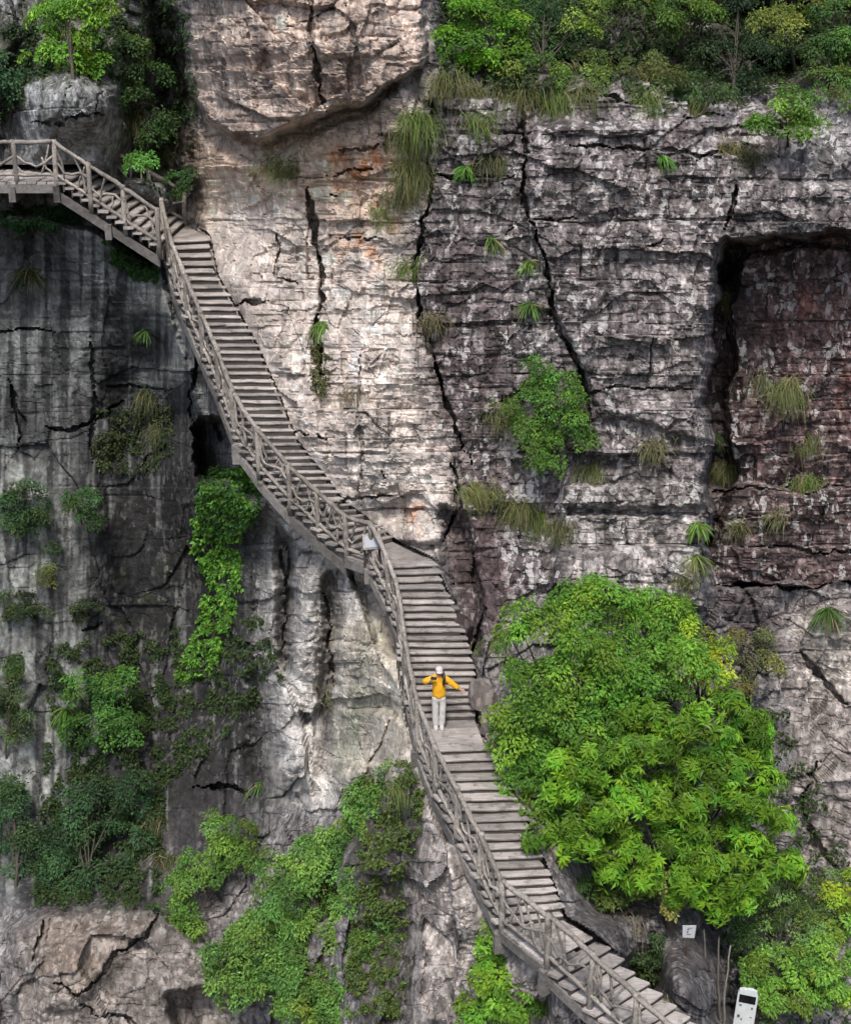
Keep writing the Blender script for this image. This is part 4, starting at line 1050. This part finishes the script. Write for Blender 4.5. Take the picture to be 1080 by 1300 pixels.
for lab, bl, c in [('low mid-green shrub on the rim lip above the tall crack', [(690,85,30,18,36.4),(660,95,24,16,36.2),(712,98,22,12,36.1)], (.06,.115,.024)), ('low olive shrub on the rim lip right of the bare stem', [(815,82,30,16,36.6),(840,95,24,12,36.2)], (.075,.10,.03)),
        ('dark low shrub on the rim lip left of the black hollow', [(880,108,28,14,36.4),(905,122,24,12,36.0)], (.036,.066,.02)), ('leafy shrub on the rim lip at the right edge', [(1050,105,30,16,36.0),(1078,118,20,14,35.8)], (.065,.12,.026)), ('small shrub on the rim lip below the yellowish tree', [(755,80,26,14,36.6),(770,95,20,10,36.2)], (.08,.125,.03))]:
    tree(lab, bl, (bl[0][0], bl[0][1] + 16), c, r=.25, per=44, leaf=.09, cat='shrub', name='shrub', trunk=.03, nl=6, crown='foliage', twig='stem', group='low shrubs along the rim')
# mid cliff
tree('dense green shrub halfway up the right-hand wall', [(685,470,26,30,33.9),(705,500,36,34,33.8),(675,525,30,30,33.7),(715,545,34,28,33.6),(690,575,38,24,33.5),(735,550,16,18,33.6)], (695,600), (.058, .125, .020), r=.27, per=56, leaf=.085, cat='shrub', name='shrub', trunk=.05, nl=14, crown='foliage', twig='stem')
tree('leafy creeper shrub hanging under the bottom landing', [(618,1190,16,30,26.6),(632,1235,26,28,26.2),(650,1270,34,26,25.9),(610,1285,30,22,26.3),(625,1262,20,18,26.2)], (640,1225), (.085, .185, .020), r=.24, per=46, leaf=.13, cat='shrub', name='shrub', trunk=.03, nl=12, crown='foliage', twig='stem')

# creepers and ground cover
carpet('bright green vine hanging in a strip down the gorge', [(250,690),(305,690),(322,640),(335,600),(300,592),(270,600),(250,640),(246,700),(262,740),(256,780),(232,830),(224,868),(268,856),(290,800),(308,740),(305,700)], 5600, .13, (.090, .215, .024), name='climbing_vine', cat='vine', thresh=-.12, stand=.30, var=.42, nscale=14.)
carpet('dark leafy mat under the black hollow beside the long flight', [(258,590),(330,598),(332,640),(310,670),(262,680),(250,640)], 3400, .14, (.038, .10, .020), name='climbing_vine', cat='vine', thresh=-.35, stand=.3)
carpet('glossy creeper on the ledge under the top walkway', [(0,268),(60,262),(110,268),(100,286),(40,290),(5,284)], 1500, .14, (.026, .075, .018), thresh=-.5, stand=.25)
carpet('green creeper on the rock edge below the upper flight', [(125,285),(150,300),(170,330),(205,340),(200,360),(170,350),(145,330)], 1100, .13, (.034, .085, .020), thresh=-.2, stand=.2)
carpet('mossy green leaf mat on the brown spur edge at bottom centre', [(455,985),(515,965),(540,1000),(530,1060),(510,1120),(515,1200),(510,1290),(440,1290),(450,1150),(460,1060)], 6500, .09, (.085, .125, .030), thresh=-.05, stand=.22, name='ground_cover', cat='creeper', kind='stuff')
tuft('leafy fern in the crack between the two pale blocks', 408, 412, .62, 190, (.085, .20, .03), spread=.10, name='fern', cat='fern', wid=.03, droop=.9, group='small ferns on the rock')
carpet('thin mossy growth in the pale block crack below the fern', [(396,440),(416,440),(414,505),(396,500)], 700, .08, (.075, .085, .025), thresh=-.5, stand=.12, name='moss_strip', cat='moss', kind='stuff')
carpet('dim mossy scrub low on the shaded gorge wall', [(120,520),(220,515),(225,570),(190,600),(120,600)], 1900, .11, (.040, .058, .020), thresh=-.1, stand=.25, name='low_scrub', cat='scrub')
carpet('scattered low green plants on the shaded gorge wall', [(60,820),(330,780),(360,860),(300,920),(210,1000),(200,1150),(40,1150),(60,950)], 15000, .11, (.036, .062, .017), thresh=.0, stand=.25, name='ground_cover', cat='plants', kind='stuff')
carpet('dark ground cover on the upper left slope', [(0,30),(60,0),(240,0),(250,120),(230,250),(165,225),(150,110),(30,105),(0,160)], 7000, .12, (.026, .050, .017), thresh=.0, stand=.25, name='ground_cover', cat='plants', kind='stuff')
carpet('tangled undergrowth along the top right rim', [(555,0),(1090,0),(1090,110),(1000,100),(940,130),(880,120),(740,100),(640,110),(560,90)], 20000, .11, (.034, .058, .017), thresh=-.25, stand=.45, name='ground_cover', cat='plants', kind='stuff')
carpet('undergrowth at the foot of the big trees', [(640,980),(700,1000),(760,1130),(900,1160),(960,1300),(1080,1300),(1080,1100),(1000,900),(860,860),(640,900)], 9000, .10, (.040, .068, .018), thresh=.0, stand=.4, name='ground_cover', cat='plants', kind='stuff')
for lab, x, y, w_, h_, c in [('bright little fern clump on the ledge right of the hanging grass', 592,209,16,9,(.06,.19,.02)),('small bright weed under the rim on the layered wall', 838,196,18,10,(.06,.15,.025)),('small pale weed patch on the wall left of the diagonal crack', 622,300,20,9,(.08,.13,.035)),
        ('sprig growing out of the diagonal crack, upper one', 672,330,16,8,(.075,.14,.025)),('sprig beside the diagonal crack, lower one', 672,383,18,9,(.05,.11,.02)),('vertical streak of weeds at the corner of the slab, upper part', 885,660,14,18,(.085,.17,.025)),('weeds at the slab corner just above the yellow young tree', 882,700,16,22,(.09,.13,.035)),
        ('small dark fern in the mouth of the recess', 908,548,12,16,(.02,.05,.012)),('leafy sprout on the step below the recess at right', 1050,765,16,26,(.045,.085,.02)),('lone green sprig on the dark wall right of the gorge vine', 332,990,22,14,(.05,.10,.025)),('tiny green sprig on the streaked left wall', 186,415,9,14,(.045,.10,.02)),
        ('moss clump on the flat left wall', 38,335,22,26,(.035,.05,.018)),('fresh fern fronds above the dark shrub mass', 85,895,22,14,(.06,.14,.02)),('pale green sprig below the small dark bush at left', 95,625,12,18,(.05,.10,.03)),('weed tuft at the foot of the flat slab', 865,758,18,9,(.055,.11,.02))]:
    tuft(lab, x, y + h_ * .3, max(w_, h_) * mpp(float(surf(x, y)[1]), y) * 1.5, 110, tuple(1.3 * q for q in c), spread=.05, name='fern', cat='fern', wid=.028, droop=.75, group='small ferns on the rock')
# grass tufts
OL, GR, DK = (.085,.10,.032), (.085,.135,.028), (.050,.060,.022)
T = [('long grass tuft at the head of the hanging strip beside the overhanging block',530,150,1.1,150,GR),('hanging grass, second down the strip beside the overhanging block',522,180,1.1,160,OL),('hanging grass, third down the strip beside the overhanging block',520,212,1.1,150,OL),('hanging grass, lowest of the strip beside the overhanging block',512,245,.9,120,DK),('light grass tuft at the lower left end of the hanging strip',488,268,.8,110,(.095,.15,.035)),
 ('small grass tuft where the pale wall meets the dark one',515,338,.7,80,GR),('brownish grass in the dark seam above the seep wall',548,405,.9,90,(.09,.085,.04)),('grass tuft on a ledge of the pale block near the cleft',352,208,.8,90,(.10,.13,.03)),('second smaller tuft on the pale block ledge',372,212,.6,60,OL),
 ('hanging rim grass below the bright tree, left one',600,118,1.1,120,OL),('hanging rim grass below the bright tree, right one',640,118,1.2,130,OL),('bushy grass tuft on the wall under the rim',608,152,1.0,130,GR),('grass tuft left of the tall crack',632,200,.8,90,DK),('rim grass at the top of the tall crack',668,112,1.2,130,OL),('dry arching grass under the bare grey stem',760,88,1.4,160,(.10,.10,.04)),('second arching grass clump along the rim',720,92,1.3,140,OL),('third rim grass clump above the layered wall',800,98,1.2,130,DK),('rim grass beside the black hollow',850,108,1.1,120,DK),
 ('drooping grass left of the round-leaved bush',928,190,1.1,120,(.085,.085,.035)),('drooping grass under the round-leaved bush',955,200,1.0,110,DK),('grass at the right edge above the recess',1060,115,1.0,110,OL),('grass hanging above the recess near the right edge',1020,150,.9,90,DK),
 ('large tuft of pale grass in the middle of the recess wall',1000,490,1.2,150,(.11,.135,.05)),('grey-green grass left of the large recess tuft',970,480,.9,70,(.10,.11,.06)),('grass tuft on the right of the recess, upper one',1025,558,.9,100,OL),('grass tuft on the right of the recess, lower one',1022,612,.9,110,GR),('pale grass tuft low in the recess near its dark corner',935,598,1.0,110,(.11,.13,.05)),('thin grass in the recess corner',918,590,.8,60,OL),('small tuft on the lower bench of the recess',985,655,.7,70,(.10,.11,.05)),('hanging grass on the bench edge of the recess',935,668,.7,60,OL),('single hanging wisp inside the recess edge',918,380,1.1,40,OL),
 ('yellowish tuft at the foot of the seep wall',598,622,.8,100,(.12,.145,.04)),('small yellow tuft right of the seep wall foot',628,630,.5,50,(.12,.14,.04)),('grass skirt under the wall shrub, left',662,640,1.1,130,OL),('grass skirt under the wall shrub, middle',690,655,1.1,130,GR),('grass skirt under the wall shrub, right',715,668,1.0,110,DK),('grass wisps left of the wall shrub',640,520,.9,90,OL),('olive tuft right of the wall shrub',752,598,.8,110,(.085,.11,.03)),('brown-green tuft in the notch of the slab',828,565,.9,100,(.09,.095,.04)),('small brown tuft on the pale block',450,498,.6,60,(.11,.09,.05)),
 ('shaggy grass on the brown spur edge, top',512,998,.9,120,GR),
 ('long trailing grass beneath the dark shrub mass',195,1040,1.3,100,(.045,.06,.018)),('trailing grass right of the dark shrub mass',215,1090,1.2,90,(.055,.065,.02)),('dead grass wisps on the rock by the bottom landing',790,1170,1.0,70,(.16,.14,.10)),('hanging grass on the shaded gorge wall top',190,500,1.1,90,(.05,.065,.022)),('hanging grass in the middle of the shaded gorge wall',205,545,1.0,90,(.05,.07,.022)),
 ('mossy grass wisp high in the gully, left',170,150,1.1,80,DK),('mossy grass wisp high in the gully, right',205,195,1.0,80,DK),('weeds on the slab corner below the fern streak',872,735,.6,60,OL),('grass tuft in the long pale crack',404,325,.8,70,DK),('tuft at the foot of the walker-side rock',628,820,.7,70,(.075,.12,.03)),('grass wisps on the pale spur',420,880,.6,50,(.10,.11,.05))]
T += [('grass curtain over the rim, first right of the tall crack',700,120,1.2,120,GR),('grass curtain over the rim, second right of the tall crack',740,116,1.1,110,OL),('grass curtain over the rim below the olive shrub',825,122,1.1,110,GR),('grass curtain over the rim left of the drooping grass',885,138,1.1,150,OL),('grass curtain at the left end of the rim',570,100,1.0,110,OL)]
for lab, x, y, ln, n, c in T: tuft(lab, x, y, ln * rnd.uniform(.55, .95), int(n * rnd.uniform(1.5, 2.8)), tuple(1.25 * q for q in c), spread=.42)

# ------------------------------------------------------------------ the walker
M['skin'] = mat_plain('skin', (.50, .31, .23), .5, .08)
M['jacket'] = mat_plain('yellow_cloth', (.80, .40, .012), .75, .22, 22, .6, .02)
M['trousers'] = mat_plain('white_cloth', (.58, .56, .54), .8, .14, 18, .5, .02)
M['cap'] = mat_plain('cap_cloth', (.50, .46, .45), .8, .1)
M['hair'] = mat_plain('dark_hair', (.022, .010, .011), .45, .3, 40)
M['shoe'] = mat_plain('shoe_white', (.48, .47, .46), .6, .15)
M['dark'] = mat_plain('dark_case', (.05, .035, .028), .4, .2)
def skin_obj(name, verts, edges, radii, mat, parent, root_i=0, sub=2):
    me = bpy.data.meshes.new(name); me.from_pydata(verts, edges, []); me.materials.append(mat)
    o = link(name, me, parent)
    md = o.modifiers.new('skin', 'SKIN'); md.use_smooth_shade = True
    sv = me.skin_vertices[0].data if len(me.skin_vertices) else None
    if sv is None:
        bpy.context.view_layer.objects.active = o; bpy.ops.mesh.customdata_skin_add(); sv = me.skin_vertices[0].data
    for k, r in enumerate(radii):
        sv[k].radius = r if isinstance(r, tuple) else (r, r); sv[k].use_root = (k == root_i)
    m2 = o.modifiers.new('sub', 'SUBSURF'); m2.levels = sub; m2.render_levels = sub
    return o
px_, py_ = 557, 925
foot = PZ(px_, py_, Z_P)
person = link('person', None); person.location = foot + np.array([0, 0, .004]); person.scale = (.98,) * 3; person.rotation_euler = (0, 0, math.radians(4))
tag(person, 'person in yellow jacket, white cap and white trousers posing on the stairs', 'person')
bv = [(0,0,.93),(0,.005,1.08),(0,0,1.26),(0,0,1.38),(0,-.01,1.46),(0,-.025,1.55),(0,-.02,1.64),
      (-.085,0,.87),(-.085,-.012,.48),(-.075,.01,.10),(-.08,-.12,.045),(.085,0,.87),(.08,-.014,.48),(.06,.01,.10),(.065,-.12,.045),
      (-.15,.005,1.365),(-.37,-.07,1.31),(-.19,-.19,1.43),(-.145,-.20,1.475),(.15,.005,1.355),(.33,-.03,1.21),(.51,-.05,1.08),(.565,-.055,1.045)]
be = [(0,1),(1,2),(2,3),(3,4),(4,5),(5,6),(0,7),(7,8),(8,9),(9,10),(0,11),(11,12),(12,13),(13,14),(3,15),(15,16),(16,17),(17,18),(3,19),(19,20),(20,21),(21,22)]
br = [(.13,.10),(.115,.09),(.13,.095),(.10,.08),.05,(.078,.09),(.07,.08),.085,.055,.034,(.028,.018),.085,.055,.034,(.028,.018),.05,.04,.028,(.03,.02),.05,.04,.028,(.03,.02)]
def fingers(hand, wrist, side):
    h = Vector(hand); d = (h - Vector(wrist)).normalized(); s = d.cross(Vector((0, -1, .1))).normalized()
    base = bv.index(hand)
    for k, (off, ln) in enumerate(((-.026, .06), (-.009, .072), (.009, .068), (.026, .052))):
        p1 = h + d * .02 + s * off; p2 = p1 + d * ln * .55 + Vector((0, -.008, -.006)); p3 = p2 + d * ln * .45 + Vector((0, -.014, -.014))
        i = len(bv); bv.extend([tuple(p1), tuple(p2), tuple(p3)]); be.extend([(base, i), (i, i + 1), (i + 1, i + 2)]); br.extend([.0095, .009, .0075])
    p1 = h - d * .01 + s * .034 * side; p2 = p1 + d * .03 + s * .022 * side; i = len(bv)
    bv.extend([tuple(p1), tuple(p2)]); be.extend([(base, i), (i, i + 1)]); br.extend([.011, .009])
fingers(bv[18], bv[17], 1); fingers(bv[22], bv[21], -1)
body = skin_obj('body', bv, be, br, M['skin'], person)
def lump(name, c, r, mat, parent, seg=14, f=None):
    bm = bmesh.new(); bmesh.ops.create_uvsphere(bm, u_segments=seg, v_segments=10, radius=1)
    for v in bm.verts:
        q = Vector((v.co.x * r[0], v.co.y * r[1], v.co.z * r[2])); v.co = (f(q) if f else q) + Vector(c)
    me = bpy.data.meshes.new(name); bm.to_mesh(me); bm.free(); me.materials.append(mat)
    me.polygons.foreach_set('use_smooth', [True] * len(me.polygons)); return link(name, me, parent)
lump('nose', (0,-.118,1.555), (.013,.017,.02), M['skin'], person, 8)
for sx in (-1, 1):
    lump('ear', (sx*.078,-.02,1.56), (.01,.02,.03), M['skin'], person, 8)
    lump('eye', (sx*.03,-.106,1.578), (.011,.008,.007), M['dark'], person, 8)
lump('mouth', (0,-.108,1.512), (.022,.008,.006), mat_plain('lips', (.35, .10, .09), .5, .1), person, 8)
jk = skin_obj('jacket', [(0,.0,.83),(0,0,.95),(0,0,1.12),(0,0,1.30),(0,0,1.40),(0,-.005,1.45),(-.17,0,1.36),(-.38,-.07,1.315),(-.23,-.165,1.405),(.17,0,1.35),(.335,-.03,1.215),(.49,-.05,1.095)],
    [(0,1),(1,2),(2,3),(3,4),(4,5),(4,6),(6,7),(7,8),(4,9),(9,10),(10,11)], [(.165,.125),(.185,.14),(.178,.135),(.17,.125),(.12,.10),(.072,.07),.088,.08,.058,.088,.075,.055], M['jacket'], person, 2)
skin_obj('trousers', [(0,.0,.96),(0,0,.88),(-.09,0,.80),(-.09,-.01,.48),(-.078,.01,.045),(.09,0,.80),(.085,-.012,.48),(.062,.01,.045)], [(0,1),(1,2),(2,3),(3,4),(1,5),(5,6),(6,7)], [(.15,.11),(.155,.115),(.095,.10),.086,.082,(.095,.10),.086,.082], M['trousers'], person, 1)
for sx, fx in ((-1, -.08), (1, .065)):
    sh_ = lump('shoe', (fx,-.06,.055), (.062,.15,.075), M['shoe'], person, 12, lambda q: Vector((q.x, q.y, max(q.z, -.05) * (1 if q.y > -.02 else .8))))
    lump('sole', (fx,-.06,.012), (.064,.153,.013), M['cap'], sh_, 12)
cp = lump('cap', (0,-.02,1.615), (.095,.108,.085), M['cap'], person, 16, lambda q: Vector((q.x, q.y, max(q.z, -.02))))
lump('brim', (0,-.135,1.60), (.082,.085,.012), M['cap'], cp, 14)
hr = lump('hair', (0,.02,1.57), (.092,.088,.10), M['hair'], person, 14)
skin_obj('ponytail', [(.07,.0,1.57),(.105,-.05,1.50),(.115,-.12,1.40),(.10,-.145,1.30),(.085,-.14,1.24)], [(0,1),(1,2),(2,3),(3,4)], [.035,.042,.045,.036,.015], M['hair'], hr, 0)
for o_c, st_c in ((jk, .035), ([c for c in person.children if c.name.startswith('trousers')][0], .028)):
    tx = bpy.data.textures.new('cloth_folds', 'CLOUDS'); tx.noise_scale = .09
    dm = o_c.modifiers.new('folds', 'DISPLACE'); dm.texture = tx; dm.strength = st_c; dm.texture_coords = 'LOCAL'
# the thing she holds up to her face
hp = Matrix.Rotation(math.radians(4), 4, 'Z') @ (Vector((-.15, -.245, 1.50)) * .98) + Vector(foot)
def box_bm(bm, c, s, bev=0.0, rot=None):
    g = bmesh.ops.create_cube(bm, size=1.0)
    for v in g['verts']: v.co = Vector((v.co.x * s[0], v.co.y * s[1], v.co.z * s[2]))
    if bev: bmesh.ops.bevel(bm, geom=[e for e in bm.edges if e.verts[0] in g['verts']], offset=bev, segments=2, affect='EDGES')
    vs = [v for v in bm.verts if v.tag is False]
    for v in vs:
        if rot: v.co = rot @ v.co
        v.co += Vector(c); v.tag = True
def box(name, c, s, mat, parent=None, bev=.005, rot=None):
    bm = bmesh.new(); box_bm(bm, (0, 0, 0), s, bev); me = bpy.data.meshes.new(name); bm.to_mesh(me); bm.free(); me.materials.append(mat)
    o = link(name, me, parent, c)
    if rot: o.rotation_euler = rot
    return o
tag(box('phone', hp, (.15, .012, .075), M['dark'], None, .004, (0, .3, .2)), 'small brown phone held up to the face of the walker', 'phone')

# ------------------------------------------------------------------ notices and panels
M['board'] = mat_plain('white_board', (.46, .47, .48), .45, .12)
M['panel'] = mat_plain('pale_panel', (.58, .62, .62), .4, .12, 6)
M['black'] = mat_plain('black_glass', (.008, .008, .009), .12, .1)
M['ink'] = mat_plain('grey_ink', (.10, .11, .12), .6, .1)
M['bluewhite'] = mat_plain('blue_white_sheet', (.22, .24, .29), .4, .08)
M['brownwood'] = mat_wood('brown_frame', (.05, .035, .03), (.11, .085, .07))
# white square sign in the dark hollow
p = P(874, 1183, 26.5)
sg = link('sign', None); sg.location = p; tag(sg, 'small white square sign in the dark hollow under the vivid tree', 'sign')
V = [(-.150,0,.16),(.155,0,.16),(.135,0,-.17),(-.135,0,-.15)]; V = V + [(a * 1.0, .02, c) for a, b, c in V]
pyobj('board', V, [(0,3,2,1),(4,5,6,7),(0,1,5,4),(1,2,6,5),(2,3,7,6),(3,0,4,7)], M['board'], sg, None, False)
for (a, c, w_, h_) in ((-.02,.06,.05,.03),(-.03,-.01,.035,.05),(.0,-.07,.09,.02),(.02,.10,.10,.012)):
    box('marking', (a, -.004, c), (w_, .006, h_), M['ink'], sg, .001)
box('post', (.0, .05, -.75), (.06, .05, 1.3), M['brownwood'], sg, .006)
# tall rounded panel with a black window
p = P(950, 1256, 26.3)
pn = link('information_panel', None); pn.location = p; pn.rotation_euler = (math.radians(-2), math.radians(3), math.radians(-14)); tag(pn, 'pale grey upright panel with rounded top and black window below the evergreen', 'panel')
prof = [(-.23,-1.5),(-.225,-.12),(-.19,-.03),(-.10,0),(-.04,-.005),(.0,.012),(.10,.012),(.19,-.03),(.225,-.12),(.23,-1.5)]
n_ = len(prof); V = [(x, -.05, z) for x, z in prof] + [(x, .05, z) for x, z in prof]
Fc = [tuple(range(n_)), tuple(reversed(range(n_, 2 * n_)))] + [(k, k + n_, (k + 1) % n_ + n_, (k + 1) % n_) for k in range(n_)]
pyobj('casing', V, Fc, M['panel'], pn, None, False)
box('window', (.0, -.051, -.24), (.37, .012, .21), M['black'], pn, .004)
for (a, c, w_, h_) in ((-.13,-.42,.05,.05),(.13,-.46,.04,.06),(-.14,-.72,.06,.08),(-.07,-.79,.03,.06),(.13,-.70,.05,.02),(.05,-.95,.2,.03)):
    box('marking', (a, -.053, c), (w_, .006, h_), M['ink'], pn, .001)
# tilted notice on the small landing
p = PZ(472, 688, Z_L + .62)
nb = link('notice_board', None); nb.location = p; tag(nb, 'tilted blue-white notice board on the small landing', 'sign')
box('frame', (0, 0, 0), (.46, .05, .40), M['log'], nb, .006, (math.radians(-38), 0, math.radians(8)))
box('sheet', (0.005, -.032, .018), (.37, .02, .31), M['bluewhite'], nb, .002, (math.radians(-38), 0, math.radians(8)))
for sx in (-.19, .19): box('leg', (sx, .06, -.36), (.06, .06, .70), M['brownwood'], nb, .005)
# small dark frame at the foot of the long flight
p = P(421, 661, 34.55)
fr = link('wooden_frame', None); fr.location = p; tag(fr, 'small dark wooden frame with pale panels at the foot of the long flight', 'frame')
for sx in (-.17, .0, .17): box('post', (sx, 0, .18), (.055, .06, .72), M['brownwood'], fr, .006)
box('top_bar', (0, 0, .57), (.46, .08, .06), M['log'], fr, .006)
for sx in (-.085, .085): box('panel', (sx, .02, .22), (.11, .02, .5), M['board'], fr, .003)

tree('small ferny shrub on the rock behind the bottom landing', [(752,1130,26,14,27.5),(778,1142,20,12,27.4)], (765,1155), (.07,.125,.03), r=.2, per=40, leaf=.09, cat='shrub', name='shrub', trunk=.02, nl=6, crown='foliage', twig='stem')
tree('dim shrub in the hollow left of the white square sign', [(820,1200,28,22,27.3),(838,1225,22,20,27.2)], (825,1235), (.035,.06,.02), r=.22, per=44, leaf=.09, cat='shrub', name='shrub', trunk=.02, nl=6, crown='foliage', twig='stem')
tuft('dry fern fronds hanging by the bottom landing', 805, 1160, 1.0, 160, (.15, .14, .09), spread=.3, name='dry_fern', cat='fern')
tuft('dry grass on the rock above the bottom flight', 850, 1275, .8, 130, (.12, .12, .07), spread=.3)
# boulders and bare stems
def boulder(label, px, py, Y, r, seed, col, cat='boulder', name='boulder'):
    bm = bmesh.new(); bmesh.ops.create_icosphere(bm, subdivisions=4, radius=1)
    V = np.array([v.co[:] for v in bm.verts]); Fc = np.array([[v.index for v in f.verts] for f in bm.faces]); bm.free()
    rs = np.random.default_rng(seed)
    for _ in range(16):                          # split faces
        d = rs.normal(size=3); d /= np.linalg.norm(d); h = rs.uniform(.42, .82)
        e = V @ d - h; V = V - np.clip(e, 0, None)[:, None] * d
    V = V + .05 * fbm(V[:, 0] * 2.2 + V[:, 1], V[:, 2] * 2.2 + V[:, 1], 4, seed)[:, None] * V
    V = V * np.array(r) + P(px, py, Y)
    cc = np.array(col)[None] * (1 + .3 * fbm(V[:, 0] * 3, V[:, 2] * 3, 3, seed))[:, None]
    me = mesh_np(name, V, Fc, M['rock'], False, cc, {'fleck': np.full(len(V), .2), 'chip': np.full(len(V), .7)})
    tag(link(name, me), label, cat, 'loose rocks beside the stairs')
boulder('brown rock leaning onto the steps right of the walker', 614, 884, 30.6, (.40, .40, .66), 3, (.19, .165, .155))
boulder('squat grey rock at the right end of the platform', 624, 925, 30.15, (.52, .5, .55), 5, (.19, .165, .155))
boulder('pale rock beside the middle of the lower flight', 672, 1005, 28.6, (.36, .35, .40), 8, (.22, .18, .17))
boulder('angular rock at the right end of the lower steps', 706, 1085, 27.2, (.34, .3, .45), 9, (.19, .16, .15))
boulder('dark brown block under the seep wall by the middle flight', 590, 800, 32.2, (.34, .35, .55), 12, (.07, .05, .05))
for lab, a, b in (('thin bare stem left of the rounded panel, leftmost', (902,1310,27.2), (893,1180,27.4)), ('thin bare stem left of the rounded panel, middle', (915,1310,27.0), (912,1190,27.3)), ('thin bent stem left of the rounded panel, nearest to it', (918,1320,26.9), (927,1200,27.1))):
    A_, B_ = P(*a), P(*b); o = log('bare_stem', [A_, A_ * .5 + B_ * .5 + np.array([rnd.uniform(-.06, .06), 0, 0]), B_], [.035, .028, .018], None, M['pale_bark'], sub=4, bend=.02)
    tag(o, lab, 'stem', 'bare stems under the evergreen')
